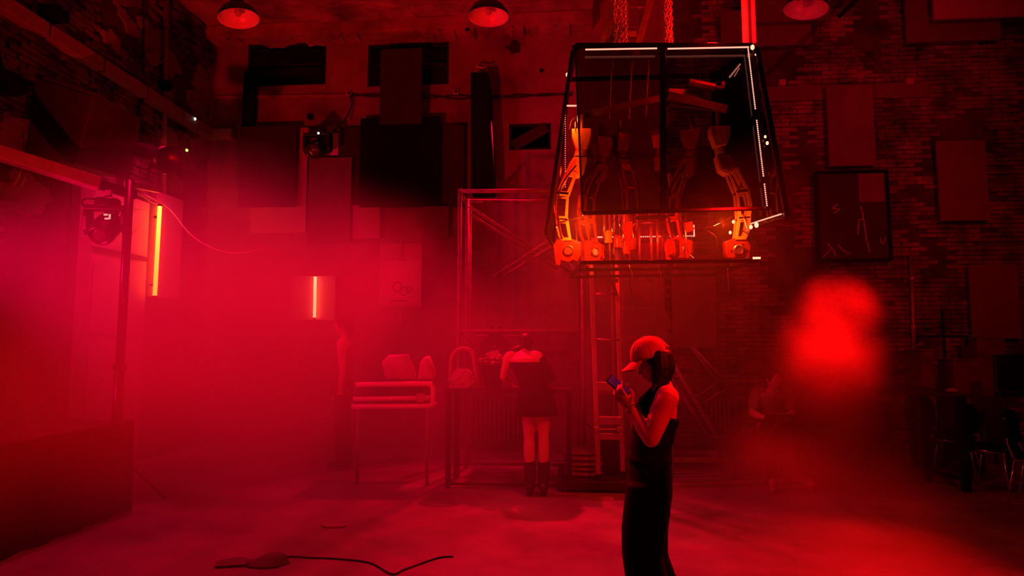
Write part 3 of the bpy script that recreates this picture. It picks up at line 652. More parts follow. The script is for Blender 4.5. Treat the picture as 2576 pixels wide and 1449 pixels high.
# sides: right wing and left wing, flaring outwards
rt, rb, rbf, rtf = P(1903, 122, 5.46), P(1980, 545, 5.25), P(1800, 600, 6.35), P(1790, 190, 6.35)
lt, lb, lbf, ltf = P(1440, 132, 5.48), P(1374, 588, 5.55), P(1392, 618, 6.35), P(1432, 200, 6.35)
pane('side_pane', [rt, rtf, rbf, rb], M['acrylicside']); pane('side_pane', [lt, ltf, lbf, lb], M['acrylicside'])
for a, b, w in ((rt, rb, .042), (lt, lb, .035), (rt, rtf, .03), (lt, ltf, .03), (ltf, rtf, .04), (lbf, rbf, .03), (rtf, rbf, .025), (ltf, lbf, .025)):
    part('side_bar', MB().beam(a, b, w, w), M['blackgloss'], bev=.004)
for a, b, w in ((rb, rbf, .03), (lb, lbf, .03)): part('side_bar', MB().beam(a, b, w, .02), M['blackgloss'], bev=.004)
mbt = MB().beam(tl.lerp(ltf, .0), ltf, .05, .03); part('top_bar', mbt, M['blackgloss']); part('top_bar', MB().beam(tr, rtf, .05, .03), M['blackgloss'])
# lower frame, a flat ring of dark bars
f1, f2, f3, f4 = P(1466, 661, 5.3), P(1908, 656, 5.3), P(1790, 691, 6.5), P(1436, 697, 6.5)
for a, b in ((f1, f2), (f2, f3), (f3, f4), (f4, f1), (f1.lerp(f4, .45), f2.lerp(f3, .45))): part('lower_bar', MB().beam(a, b, .04, .03), M['blackgloss'], bev=.005)
part('lower_edge_rod', MB().tube([f1.lerp(f2, .52) + V((0, -.02, .02)), f2 + V((0, -.02, .02))], .006, 6), M['chrome'])
part('tip_highlight', MB().tube([f2 + V((-.05, -.02, .02)), f2 + V((.01, -.02, .02))], .009, 8), M['hot'])  # highlight on the bar end, put in as a glowing tip
for a, b in ((rb.lerp(rbf, .9), f2.lerp(f3, .5)), (lb.lerp(lbf, .9), f1.lerp(f4, .5)), (lbf.lerp(rbf, .3), f3.lerp(f4, .6)), (lbf.lerp(rbf, .75), f3.lerp(f4, .25))):
    part('hanger_rod', MB().tube([a, b], .008, 8), M['steel'])
# led strips: rows of beads
def strip(a, b, step=.016, r=.0055, off=V((0, .015, 0)), skip=()):
    a, b = V(a) + off, V(b) + off; L = (b - a).length; n_ = int(L / step); mb = MB()
    for k in range(n_ + 1):
        f = k / n_
        if any(s0 < f < s1 for s0, s1 in skip): continue
        mb.ell(a.lerp(b, f), (r, r, r), n=6, m=4)
    o = part('led_strip', mb, M['led'], smooth=True); return o
fo = nrm * .024
strip(P(1474, 129, 5.38), P(1650, 126, 5.38), .011, .0075, fo); strip(P(1680, 127, 5.38), P(1880, 123, 5.38), .011, .0075, fo)
strip(P(1880, 128, 5.38), P(1927, 520, 5.13), .018, .0065, fo, skip=((.40, .47), (.83, .87)))
strip(P(1864, 158, 5.4), P(1838, 190, 5.42), .007, .008, V((0, .03, 0))); strip(P(1862, 168, 5.4), P(1850, 188, 5.42), .008, .005, V((0, .03, 0)))
strip(P(1449, 150, 5.42), P(1466, 545, 5.16), .02, .0045, fo, skip=((.3, .62), (.9, .95)))
strip(P(1422, 290, 5.6), P(1422, 470, 5.6), .02, .004, V((0, 0, 0)))
strip(P(1500, 603, 6.3), P(1610, 602, 6.3), .012, .008, V((0, -.03, .02))); strip(P(1604, 602, 6.3), P(1742, 600, 6.3), .018, .007, V((0, -.03, .02)), skip=((.42, .58),)); strip(P(1744, 574, 6.3), P(1745, 600, 6.3), .014, .008, V((0, -.03, .02)))
strip(rb.lerp(rbf, .04), rb.lerp(rbf, .42), .022, .007, V((-.02, 0, .03)))
strip(P(1428, 266, 5.6), P(1448, 266, 5.6), .008, .008, V((0, 0, 0)))
for px, py, Y, r in ((1893, 119, 5.36, .017), (1427, 188, 5.5, .014), (1889, 571, 5.5, .015), (1903, 566, 5.5, .018), (1837, 585, 5.45, .012), (1925, 344, 5.2, .010), (1930, 360, 5.2, .012), (1845, 558, 5.4, .012), (1900, 138, 5.38, .007)):
    part('spark_lamp', MB().ell(P(px, py, Y), (r, r, r * 1.3), n=10, m=8), M['hot'], smooth=True)
# inner mechanism seen through the panes
part('inner_rail', MB().beam(P(1470, 289, 5.7), P(1668, 246, 5.8), .02, .06), M['steel']); part('inner_rail', MB().beam(P(1682, 240, 5.8), P(1828, 275, 5.7), .02, .07), M['steel'])
part('inner_rail', MB().beam(P(1684, 262, 5.82), P(1826, 282, 5.7), .02, .02), M['steel'])
part('motor_box', MB().hexa([P(1684, 246, 5.9), P(1764, 254, 5.85), P(1764, 254, 6.0), P(1684, 246, 6.05), P(1682, 222, 5.9), P(1760, 226, 5.85), P(1760, 226, 6.0), P(1682, 222, 6.05)]), M['robot'], bev=.01)
mb = MB()
for k in range(9): mb.beam(P(1738, 228 + k * 2.9, 5.84), P(1763, 229 + k * 2.9, 5.83), .006, .004)
part('motor_fins', mb, M['robotdark'])
mb = MB(); mb.tube([P(1735, 207, 5.8), P(1800, 220, 5.75)], .035, 16); mb.tube([P(1800, 220, 5.75), P(1816, 222, 5.75)], .018, 12); mb.ell(P(1820, 214, 5.75), (.02, .02, .04)); part('actuator', mb, M['robotdark'], smooth=False)
mb = MB(); mb.tube(spline([P(1690, 160, 5.9), P(1730, 170, 5.9), P(1755, 178, 5.85), P(1763, 210, 5.8), P(1762, 240, 5.8)]), .007, 6); mb.tube(spline([P(1760, 176, 5.85), P(1790, 172, 5.85), P(1812, 176, 5.8)]), .006, 6); part('inner_cable', mb, M['blackmetal'], smooth=True)
for x in (1540, 1590, 1632): part('inner_rod', MB().tube([P(x, 150, 6.0), P(x - 8, 300, 5.95)], .009, 8), M['steel'])
mb = MB(); mb.beam(P(1600, 548, 5.9), P(1692, 545, 5.9), .05, .03); part('cross_yoke', mb, M['black'], bev=.006)
for x in (1606, 1636, 1652, 1688): part('guide_rod', MB().tube([P(x, 530, 5.95), P(x + 4, 660, 5.9)], .012, 10), M['alu'], smooth=True)
part('gear_box', MB().hexa([P(1606, 551, 6.0), P(1692, 549, 6.0), P(1692, 549, 6.2), P(1606, 551, 6.2), P(1606, 532, 6.0), P(1692, 530, 6.0), P(1692, 530, 6.2), P(1606, 532, 6.2)]), M['robotdark'], bev=.008)
mb = MB()
for k in range(7): mb.bb(P(1612 + k * 11, 548, 5.98), P(1618 + k * 11, 534, 5.97))
part('gear_teeth', mb, M['alu'])
mb = MB(); mb.tube(spline([P(1594, 600, 5.8), P(1592, 575, 5.8), P(1598, 562, 5.8), P(1630, 560, 5.8), P(1692, 558, 5.8)]), .006, 6); part('bright_wire', mb, M['chrome'], smooth=True)
# crowded hydraulic rods, cylinders and brackets under the pane
for k, (x, y0_, y1_, Y, r_, m_) in enumerate(((1484, 536, 662, 5.95, .016, 'alu'), (1497, 536, 640, 6.0, .010, 'steel'), (1521, 530, 600, 5.9, .013, 'alu'), (1533, 536, 655, 6.05, .008, 'chain'), (1546, 534, 640, 5.95, .007, 'chain'), (1559, 530, 655, 6.1, .012, 'alu'),
                                         (1571, 530, 610, 5.9, .008, 'chain'), (1583, 530, 655, 6.0, .011, 'steel'), (1668, 535, 655, 6.05, .010, 'alu'), (1700, 532, 655, 6.0, .009, 'steel'), (1713, 535, 640, 6.1, .007, 'chain'), (1724, 532, 650, 6.0, .012, 'alu'), (1893, 530, 575, 5.9, .014, 'alu'), (1450, 560, 640, 5.95, .009, 'alu'))):
    part('hydraulic_rod', MB().tube([P(x, y0_, Y), P(x + (1 if k % 2 else -2), y1_, Y - .04)], r_, 10), M[m_], smooth=True)
for x, y0_, y1_, r_, m_ in ((1531, 578, 612, .034, 'robot'), (1556, 590, 625, .042, 'robotdark'), (1575, 598, 640, .03, 'robotdark'), (1690, 600, 645, .036, 'robotdark'), (1714, 610, 650, .028, 'robotdark'), (1512, 616, 652, .03, 'robotdark')):
    part('hydraulic_cylinder', MB().lathe([(0, 0), (r_, 0), (r_ * 1.12, .01), (r_ * 1.12, .025), (r_, .03), (r_, (y1_ - y0_) / 290 - .03), (r_ * 1.12, (y1_ - y0_) / 290 - .02), (r_ * .6, (y1_ - y0_) / 290)], P(x, y1_, 5.85), (0, 0, 1), 18), M[m_])
for pl in (((1487, 622), (1512, 612), (1516, 640), (1508, 655), (1488, 660)), ((1568, 560), (1590, 556), (1594, 588), (1578, 606), (1566, 592)), ((1676, 612), (1696, 610), (1700, 636), (1682, 642)), ((1722, 560), (1742, 556), (1746, 580), (1726, 586))):
    part('steel_bracket', MB().prism([P(x, y, 5.8) for x, y in pl], (0, .015, 0)), M['robotdark'], bev=.003)
# dangling wires
for k, pl in enumerate((((1705, 530), (1722, 570), (1730, 630), (1748, 652), (1765, 660)), ((1768, 576), (1795, 590), (1806, 615), (1796, 640), (1765, 660)), ((1562, 600), (1570, 640), (1583, 670), (1594, 702)), ((1652, 660), (1662, 690), (1668, 724)),
                        ((1586, 672), (1584, 700), (1590, 740), (1603, 763)), ((1831, 675), (1833, 705), (1833, 733)), ((1410, 560), (1399, 572), (1404, 590)), ((1404, 560), (1440, 552), (1470, 545)), ((1742, 575), (1790, 570), (1840, 545)),
                        ((1867, 535), (1875, 560), (1882, 590)), ((1865, 578), (1885, 592), (1890, 600)), ((1565, 530), (1558, 560), (1568, 590), (1560, 620)), ((1545, 600), (1540, 570), (1552, 540)), ((1447, 295), (1437, 305), (1432, 328)), ((1452, 292), (1447, 310), (1448, 330)))):
    Y = 5.55; mb = MB(); mb.tube(spline([P(x, y, Y) for x, y in pl], 6), .0045, 5); part('dangling_wire', mb, M['chrome'] if k % 3 != 1 else M['blackmetal'], smooth=True)

# machine arm: drawn in pixels of the arm on the brick side, u right, v down, then scaled to metres
sc_ = 1 / 284.0
def A3(u, v, y=0.0): return V((u * sc_, y, -v * sc_))
def plate(outer, inner, y, th=.014): return MB().ring_prism([A3(u, v, y) for u, v in outer], [A3(u, v, y) for u, v in inner], (0, th, 0))
arm = thing('machine_arm', 'x', 'machine arm', (0, 0, 0), 'machine arms in the cage')
mb = MB(); mb.prism([A3(u, v, -.06) for u, v in ((-25, 0), (24, 0), (24, 20), (14, 48), (-13, 52), (-25, 18))], (0, .12, 0)); o = obj('mount_block', mb, M['robot'], arm, bev=.008)
for u, v in ((-18, 6), (17, 6), (-16, 18), (15, 30)): obj('bolt', MB().tube([A3(u, v, -.066), A3(u, v, -.058)], .009, 8), M['robotdark'], o)
mb = MB(); mb.tube([A3(0, 48), A3(4, 70)], [.050, .054], 20); obj('collar', mb, M['robot'], arm)
mb = MB(); mb.tube([A3(4, 68), A3(5, 73)], .047, 20); obj('seal_ring', mb, M['blackmetal'], arm)
mb = MB(); mb.prism([A3(u, v, -.055) for u, v in ((-14, 74), (20, 72), (32, 92), (38, 108), (10, 122), (-6, 110))], (0, .11, 0)); hs = obj('ribbed_housing', mb, M['robot'], arm, bev=.008)
mb = MB()
for k in range(9): mb.beam(A3(-8 + k * 1.2, 82 + k * 3.3, -.058), A3(22 + k * 1.1, 80 + k * 3.1, -.058), .005, .006, up=(0, 1, 0))
obj('rib', mb, M['robotdark'], hs)
up_o = ((12, 112), (38, 104), (62, 158), (64, 166), (34, 170), (30, 164)); up_i = ((19, 118), (33, 114), (53, 157), (54, 159), (38, 161), (36, 158))
lo_o = ((32, 162), (64, 158), (70, 200), (64, 232), (36, 234), (34, 200)); lo_i = ((39, 172), (57, 170), (61, 200), (57, 222), (43, 223), (41, 200))
fo_o = ((34, 228), (66, 226), (62, 262), (52, 284), (26, 284), (30, 262)); fo_i = ((41, 236), (58, 235), (54, 260), (46, 276), (34, 276), (37, 260))
for nm, o_, i_ in (('upper_bracket', up_o, up_i), ('lower_bracket', lo_o, lo_i), ('fork', fo_o, fo_i)):
    for y in (-.06, .046): obj(nm, plate(o_, i_, y), M['robot'], arm, bev=.003)
    mb = MB(); cu = sum(p[0] for p in o_) / 6; cv = sum(p[1] for p in o_) / 6
    for u, v in ((o_[1][0] - 6, o_[1][1] + 4), (o_[4][0] + 6, o_[4][1] - 4)): obj('spacer', MB().tube([A3(u, v, -.055), A3(u, v, .055)], .011, 10), M['robotdark'], arm)
mb = MB(); mb.prism([A3(u, v, -.045) for u, v in ((2, 288), (34, 276), (54, 278), (64, 300), (60, 330), (34, 338), (24, 332), (12, 336), (4, 320))], (0, .09, 0)); hb = obj('hub_plate', mb, M['robotdark'], arm, bev=.006)
mb = MB(); mb.lathe([(.012, 0), (.045, 0), (.045, .014), (.034, .02), (.030, .010), (.012, .010)], A3(34, 308, -.045), (0, -1, 0), 20); obj('hub_ring', mb, M['alu'], hb)
mb = MB(); mb.lathe([(.012, 0), (.045, 0), (.045, .014), (.034, .02), (.030, .010), (.012, .010)], A3(34, 308, .045), (0, 1, 0), 20); obj('hub_ring', mb, M['alu'], hb)
mb = MB(); mb.prism([A3(u, v, .05) for u, v in ((44, 286), (62, 280), (72, 296), (66, 344), (56, 346))], (0, .012, 0)); obj('side_plate', mb, M['robotdark'], hb, bev=.003)
mb = MB()
for k in range(6): mb.tube([A3(34, 308, -.045) + V((.06 * math.cos(k * PI / 3), 0, .06 * math.sin(k * PI / 3))), A3(34, 308, -.056) + V((.06 * math.cos(k * PI / 3), 0, .06 * math.sin(k * PI / 3)))], .007, 6)
obj('bolt', mb, M['alu'], hb)
mb = MB(); mb.tube(spline([A3(14, 95, .07), A3(52, 150, .075), A3(60, 210, .075), A3(50, 280, .06)]), .008, 6); obj('hose', mb, M['blackmetal'], arm, smooth=True)
mb = MB(); mb.tube([A3(-2, 0), A3(-2, -40)], .02, 10); obj('hanger', mb, M['steel'], arm)
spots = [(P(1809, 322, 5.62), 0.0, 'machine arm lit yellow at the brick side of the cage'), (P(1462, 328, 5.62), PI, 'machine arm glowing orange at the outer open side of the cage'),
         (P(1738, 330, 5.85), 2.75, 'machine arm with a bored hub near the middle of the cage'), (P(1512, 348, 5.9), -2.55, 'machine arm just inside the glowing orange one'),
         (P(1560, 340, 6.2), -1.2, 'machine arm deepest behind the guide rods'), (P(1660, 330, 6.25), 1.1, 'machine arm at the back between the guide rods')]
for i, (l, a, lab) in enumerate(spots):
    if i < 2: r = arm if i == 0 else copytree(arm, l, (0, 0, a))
    else:                                           # inner arms darkened in colour to look dim behind the pane
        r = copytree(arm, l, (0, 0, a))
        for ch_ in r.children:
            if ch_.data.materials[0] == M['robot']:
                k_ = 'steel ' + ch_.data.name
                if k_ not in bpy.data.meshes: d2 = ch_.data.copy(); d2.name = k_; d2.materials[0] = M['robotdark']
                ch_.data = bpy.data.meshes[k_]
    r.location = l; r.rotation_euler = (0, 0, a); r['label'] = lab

# ---- suspension: chains, mast, bright post
def chain(px, r0, strands, label, Y=5.75, y1=118):
    t0 = P(px, y1, Y); z1 = CZ; mb = MB(); L = .034; rnd = random.Random(int(px))
    for s_ in range(strands):
        a0 = 2 * PI * s_ / strands; z = t0.z; k = 0
        while z < z1:
            w = a0 + z * 7.0 * (1 if strands > 1 else 0); c = V((t0.x + r0 * math.cos(w), t0.y + r0 * math.sin(w), z)); rz = (k % 2) * PI / 2 + rnd.uniform(-.3, .3)
            pts = [c + V((.012 * math.cos(q) * math.cos(rz), .012 * math.cos(q) * math.sin(rz), (L * .62) * math.sin(q))) for q in [2 * PI * j / 8 for j in range(9)]]
            mb.tube(pts, .0056, 5, caps=False); z += L; k += 1
    return tag(obj('steel_chain', mb, M['chain'], smooth=True), label, 'chain', 'chains holding the cage')
chain(1683, .026, 5, 'thick glittering steel chain holding the middle of the cage')
chain(1557, .032, 5, 'thick glittering steel chain beside the hoist mast')
chain(1574, .004, 1, 'thin single steel chain hanging next to a thicker one', Y=5.7, y1=100)
t = thing('hoist_mast', 'steel hoist mast with slanting legs above the cage', 'mast', P(1580, 130, 6.2))
for a, b, w, m in (((1510, 140), (1553, -60), .06, 'greysteel'), ((1524, 140), (1560, -60), .05, 'greysteel'), ((1598, 140), (1652, -60), .07, 'greysteel'), ((1541, 120), (1545, -60), .03, 'alu'), ((1611, 75), (1611, -60), .035, 'alu')):
    obj('leg', MB().beam(P(a[0], a[1], 6.3), P(b[0], b[1], 6.3), w, w), M[m], t, bev=.006)
for y, x0, x1 in ((16, 1545, 1625), (67, 1545, 1604), (103, 1540, 1604)): obj('rung', MB().beam(P(x0, y, 6.28), P(x1, y, 6.28), .03, .03), M['alu'], t, bev=.004)
obj('cross_plate', MB().hexa([P(1540, 93, 6.25), P(1602, 92, 6.25), P(1602, 92, 6.3), P(1540, 93, 6.3), P(1545, 78, 6.25), P(1600, 77, 6.25), P(1600, 77, 6.3), P(1545, 78, 6.3)]), M['trunk'], t, bev=.005)
obj('head_beam', MB().beam(P(1500, -45, 6.3), P(1700, -45, 6.3), .1, .1), M['greysteel'], t)
for x in (1520, 1640): obj('ceiling_hanger', MB().beam(P(x, -45, 6.3), V((P(x, -45, 6.3).x, 6.3, CZ)), .05, .05), M['greysteel'], t)
q = P(1886, 116, 5.6); t = thing('square_post', 'bright square steel post rising from the cage corner to the ceiling', 'post', q)
obj('post', MB().bb((q.x - .048, 5.55, q.z), (q.x + .048, 5.65, CZ)), M['whitepost'], t, bev=.006)
for dx in (-.03, .03): obj('flange', MB().bb((q.x + dx - .008, 5.535, q.z), (q.x + dx + .008, 5.552, CZ)), M['whitepost'], t)
a_ = P(2110, 42, 7.6); b_ = P(2200, -44, 7.6); mb = MB(); mb.beam(a_, a_ + (b_ - a_) * ((CZ - a_.z) / (b_.z - a_.z)), .05, .05); tag(obj('ceiling_strut', mb, M['black'], bev=.005), 'short black strut slanting from the ceiling behind the tipped lamp', 'strut')

# ================================================================== LADDER, SCAFFOLD, STAIRS
def bars(t, name, lst, Y, w, m, tube=False):
    for (x0, y0, x1, y1, *r) in lst:
        Ya = r[0] if r else Y; Yb = r[1] if len(r) > 1 else Ya; mb = MB()
        mb.tube([P(x0, y0, Ya), P(x1, y1, Yb)], w / 2, 10) if tube else mb.beam(P(x0, y0, Ya), P(x1, y1, Yb), w, w * .8, up=(0, 1, 0))
        obj(name, mb, m, t, smooth=tube, bev=0 if tube else .004)
def zY(Y): return 870 + 1.5 * F / Y                # picture row of the floor at depth Y (about)
# low black dolly
q0, q1 = FL(1402, 1240), FL(1575, 1240)
DY0 = q0.y; dz = .17
t = thing('platform_dolly', 'low black flat dolly carrying the ladder and a pile of cloth', 'dolly', (q0.x + .4, DY0 + .4, 0))
x0, x1 = q0.x, q0.x + .98
obj('deck', MB().bb((x0 + .05, DY0 + .05, .06), (x1 - .05, DY0 + .85, .09)), M['darkboard'], t, bev=.006)
for a, b in (((x0, DY0, .03), (x1, DY0 + .05, .12)), ((x0, DY0 + .85, .03), (x1, DY0 + .9, .12)), ((x0, DY0 + .05, .03), (x0 + .05, DY0 + .85, .12)), ((x1 - .05, DY0 + .05, .03), (x1, DY0 + .85, .12))): obj('edge_bar', MB().bb(a, b), M['blackmetal'], t, bev=.006)
for x in (x0 + .1, x1 - .1):
    for y in (DY0 + .1, DY0 + .8): mb = MB(); mb.lathe([(.03, -.015), (.035, 0), (.03, .015)], (x, y, .036), (1, 0, 0), 14); obj('caster', mb, M['black'], t)
# extension ladder
LY0, LY1 = DY0 + .12, DY0 + .30
t = thing('extension_ladder', 'pale aluminium ladder standing on the black dolly under the cage', 'ladder', P(1530, 1215, LY0))
def lx(y, side): return (1484 + 22 * (y - 560) / 660) if side == 0 else (1548 + 20 * (y - 560) / 660)
za = .095
for s_, yb in ((0, 1220), (1, 1186)):
    a = P(lx(yb, s_), yb, LY0 if s_ == 0 else LY1); a.z = za; b = P(lx(560, s_), 560, LY0 + .25 if s_ == 0 else LY1 + .1)
    obj('rail', MB().beam(a, b, .052, .06, up=(0, 1, 0)), M['alu'], t, bev=.006)
    obj('rail_foot', MB().beam(a, a + V((0, 0, .08)), .06, .07), M['black'], t, bev=.006)
for x0_, x1_ in ((1490, 1497), (1537, 1546)):
    obj('inner_rail', MB().beam(P(x1_, 1100, LY1 + .15), P(x0_, 560, LY1 + .3), .03, .04, up=(0, 1, 0)), M['alu'], t, bev=.004)
for y in (600, 740, 855): obj('rung', MB().tube([P(lx(y, 0), y, LY0 + .16), P(lx(y, 1), y, LY0 + .2)], .014, 10), M['alu'], t, smooth=True)
for y, h in ((972, 22), (1058, 20), (1098, 16)):
    a, b = P(lx(y, 0), y, LY0 + .06), P(lx(y, 1), y, LY0 + .1); obj('step', MB().bb((a.x, a.y, a.z - h / 480), (b.x, b.y + .12, a.z + h / 480)), M['alu'], t, bev=.004)
obj('step', MB().beam(P(1505, 988, LY1 + .15), P(1545, 988, LY1 + .15), .05, .03), M['alu'], t)
obj('lock_rod', MB().tube([P(1496, 1080, LY0 - .02), P(1566, 1080, LY0 + .04)], .006, 8), M['chrome'], t)
for x in (1500, 1558): obj('clamp', MB().box(P(x, 1080, LY0), (.05, .07, .05)), M['steel'], t, bev=.006)
mb = MB(); mb.tube([P(1540, 710, LY0 + .1), P(1552, 745, LY0 + .1)], .02, 10); mb.box(P(1546, 706, LY0 + .1), (.08, .05, .04)); obj('pulley', mb, M['blackmetal'], t)
# scaffold bay
SY, SB = 7.55, 8.5
t = thing('scaffold', 'tall tubular scaffold bay with crossed braces behind the table', 'scaffold', P(1320, zY(SY), SY))
def pole(px, y0, Y):
    a = P(px, y0, Y); return MB().tube([V((a.x, Y, 0.0)), a], .024, 10)
for px, Y, y0 in ((1157, SY, 475), (1176, SB - .5, 500), (1182, SB, 515), (1466, SY, 690), (1452, SB, 690)): obj('upright', pole(px, y0, Y), M['greysteel'], t, smooth=True)
bars(t, 'top_ledger', ((1157, 481, 1440, 481, SY, SY), (1166, 506, 1440, 508, SB, SB), (1157, 486, 1180, 520, SY, SB)), SY, .05, M['greysteel'], True)
bars(t, 'brace', ((1180, 520, 1436, 686, SY + .02, SB), (1184, 540, 1400, 676, SY + .1, SB), (1240, 697, 1400, 592, SB, SY), (1275, 690, 1420, 600, SB - .1, SY + .1), (1380, 962, 1472, 900, SY + .05, SB), (1404, 1016, 1486, 1075, SY, SB), (1160, 840, 1240, 896, SY, SB)), SY, .032, M['greysteel'], True)
bars(t, 'mid_ledger', ((1157, 832, 1466, 832, SY, SY), (1200, 845, 1452, 845, SB, SB), (1157, 1166, 1466, 1170, SY, SY)), SY, .036, M['greysteel'], True)
a = rectP(1206, 829, 1462, 836, SY + .4); obj('plank', MB().bb((a[0], SY + .05, a[2] - .02), (a[1], SB - .05, a[2] + .02)), M['darkboard'], t, bev=.005)
# boxes on the scaffold
for (x0_, y0_, x1_, y1_, lab) in ((1330, 836, 1462, 900, 'wide dark shallow crate on the scaffold shelf behind the woman'), (1352, 874, 1440, 930, 'pale low box under the dark crate behind the woman')):
    a = rectP(x0_, y0_, x1_, y1_, SY + .5); tt = thing('crate', lab, 'crate', ((a[0] + a[1]) / 2, SY + .6, a[2])); obj('body', MB().bb((a[0], SY + .45, a[2]), (a[1], SY + .8, a[3] - .03)), M['greycloth'], tt, bev=.008); obj('lid', MB().bb((a[0] - .01, SY + .44, a[3] - .03), (a[1] + .01, SY + .81, a[3])), M['midboard'], tt, bev=.005)
# far ladder frame behind
t = thing('frame_ladder', 'tall pale ladder frame leaning behind the aluminium ladder', 'ladder', P(1600, zY(8.2), 8.2))
for x in (1563, 1642): a = P(x, 700, 8.2); obj('rail', MB().beam(V((a.x, 8.2, 0)), a, .05, .05), M['greysteel'], t, bev=.005)
for y in (703, 776, 850, 930, 1010): obj('rung', MB().beam(P(1563, y, 8.2), P(1642, y, 8.2), .04, .035), M['greysteel'], t, bev=.004)
# rolling stairs
TY = 7.65
t = thing('rolling_stairs', 'tubular rolling stairs with bent handrail behind the phone user', 'stairs', P(1760, zY(TY), TY))
bars(t, 'stringer', ((1680, 893, 1845, 1166, TY, TY), (1690, 950, 1822, 1160, TY + .5, TY + .5)), TY, .05, M['greysteel'], True)
bars(t, 'handrail', ((1742, 872, 1828, 962, TY + .05, TY + .05), (1828, 962, 1830, 976, TY + .05, TY + .05), (1830, 976, 1764, 1018, TY + .05, TY + .05), (1736, 872, 1806, 960, TY + .5, TY + .5), (1806, 960, 1752, 1000, TY + .5, TY + .5)), TY, .03, M['greysteel'], True)
bars(t, 'base_bar', ((1660, 1156, 1846, 1158, TY, TY), (1655, 1137, 1836, 1139, TY + .5, TY + .5), (1846, 1158, 1836, 1139, TY, TY + .5)), TY, .05, M['greysteel'])
for k, (x, y) in enumerate(((1712, 945), (1742, 994), (1773, 1045), (1803, 1096))):
    obj('tread', MB().hexa([P(x - 12, y + 4, TY), P(x + 14, y + 4, TY), P(x + 10, y + 2, TY + .5), P(x - 16, y + 2, TY + .5), P(x - 12, y, TY), P(x + 14, y, TY), P(x + 10, y - 2, TY + .5), P(x - 16, y - 2, TY + .5)]), M['greysteel'], t)
for x, Y in ((1842, TY), (1668, TY), (1834, TY + .5), (1662, TY + .5)):
    a = P(x, 1150, Y); obj('foot', MB().tube([V((a.x, Y, 0)), V((a.x, Y, a.z))], .026, 10), M['greysteel'], t)
for x in (1684, 1666): a = P(x, 900, TY if x > 1670 else TY + .5); obj('rear_post', MB().tube([V((a.x, a.y, 0.02)), a], .022, 10), M['greysteel'], t)
# radiators of upright fins
def radiator(x0_, y0_, x1_, y1_, n_, label):
    Y = BW - .22; a = rectP(x0_, y0_, x1_, y1_, Y); t = thing('radiator', label, 'radiator', ((a[0] + a[1]) / 2, Y, a[2]), 'ribbed radiators under the walls'); w = (a[1] - a[0]) / n_
    me = None
    for k in range(n_):
        x = a[0] + w * (k + .5)
        if me is None:
            mb = MB(); mb.bb((x - w * .3, Y - .07, a[2]), (x + w * .3, Y + .07, a[3])); o0 = obj('fin', mb, M['midboard'], t, bev=.01); me = o0.data; xx = x
        else:
            o = o0.copy(); C.objects.link(o); o.parent = t; o.location = (x - xx, 0, 0)
    for z in (a[2] + .06, a[3] - .06): obj('header_pipe', MB().tube([(a[0], Y, z), (a[1], Y, z)], .025, 10), M['midboard'], t)
    for x in (a[0] + .05, a[1] - .05): obj('wall_stay', MB().bb((x - .015, Y, a[2] + .1), (x + .015, BW, a[2] + .14)), M['blackmetal'], t)
radiator(1160, 998, 1310, 1112, 13, 'long ribbed radiator behind the table with flowers')
radiator(1772, 1002, 1836, 1080, 6, 'short ribbed radiator behind the rolling stairs')
radiator(2290, 990, 2420, 1080, 10, 'ribbed radiator behind the black table')
# ================================================================== TABLE WITH FLOWERS
TY0, TY1 = 6.86, 7.45
tz = P(1250, 978, TY0).z; xa, xb = P(1118, 980, TY0).x, P(1440, 980, TY0).x
t = thing('work_table', 'long dark table carrying flowers, in front of the leaning woman', 'table', ((xa + xb) / 2, TY0 + .3, 0))
obj('tabletop', MB().bb((xa, TY0, tz - .045), (xb, TY1, tz)), M['darkboard'], t, bev=.006)
for x in (xa + .04, xb - .04):
    for y in (TY0 + .04, TY1 - .04): obj('leg', MB().bb((x - .025, y - .025, 0), (x + .025, y + .025, tz - .045)), M['black'], t, bev=.004)
obj('stretcher', MB().bb((xa + .04, TY0 + .03, .03), (xb - .04, TY0 + .05, .06)), M['blackmetal'], t)
# flowers
c = P(1240, 968, 7.1); c.z = tz
t = thing('flower_bouquet', 'bouquet of small roses with a white card in a dark wrap', 'flowers', c)
mb = MB(); mb.lathe([(.07, 0), (.09, .02), (.11, .12), (.15, .24), (.14, .24), (.09, .12), (.0, .03)], c, (0, 0, 1), 14); obj('wrap', mb, M['blackcloth'], t, smooth=False)
rnd = random.Random(4)
for k in range(24):
    a = rnd.uniform(0, 2 * PI); r = rnd.uniform(0, .17); p = c + V((r * math.cos(a), r * math.sin(a) * .7, .27 + .10 * rnd.random() - r * .25)); s_ = rnd.uniform(.022, .036)
    mb = MB(); mb.ell(p, (s_, s_, s_ * .8), n=8, m=6); mb.lathe([(s_ * .3, 0), (s_ * 1.15, s_ * .3), (s_ * 1.05, s_ * .55), (s_ * .6, s_ * .6)], p - V((0, 0, s_ * .2)), (.3 * math.cos(a), .3 * math.sin(a), 1), 8); obj('rose', mb, M['petals'], t, smooth=True)
mb = MB()
for k in range(30):
    a = rnd.uniform(0, 2 * PI); r = rnd.uniform(.05, .2); p = c + V((r * math.cos(a), r * math.sin(a) * .7, .22 + .08 * rnd.random())); d = V((math.cos(a), math.sin(a), rnd.uniform(-.2, .6))) * .06; s_ = d.cross(V((0, 0, 1))).normalized() * .018; mb.prism([p, p + d * .5 + s_, p + d, p + d * .5 - s_], (0, 0, .002))
obj('leaf_spray', mb, M['leaf'], t)
obj('card', MB().hexa([P(1230, 900, 6.98), P(1252, 897, 6.98), P(1252, 897, 6.985), P(1230, 900, 6.985), P(1230, 884, 6.98), P(1255, 880, 6.98), P(1255, 880, 6.985), P(1230, 884, 6.985)]), M['paper'], t)
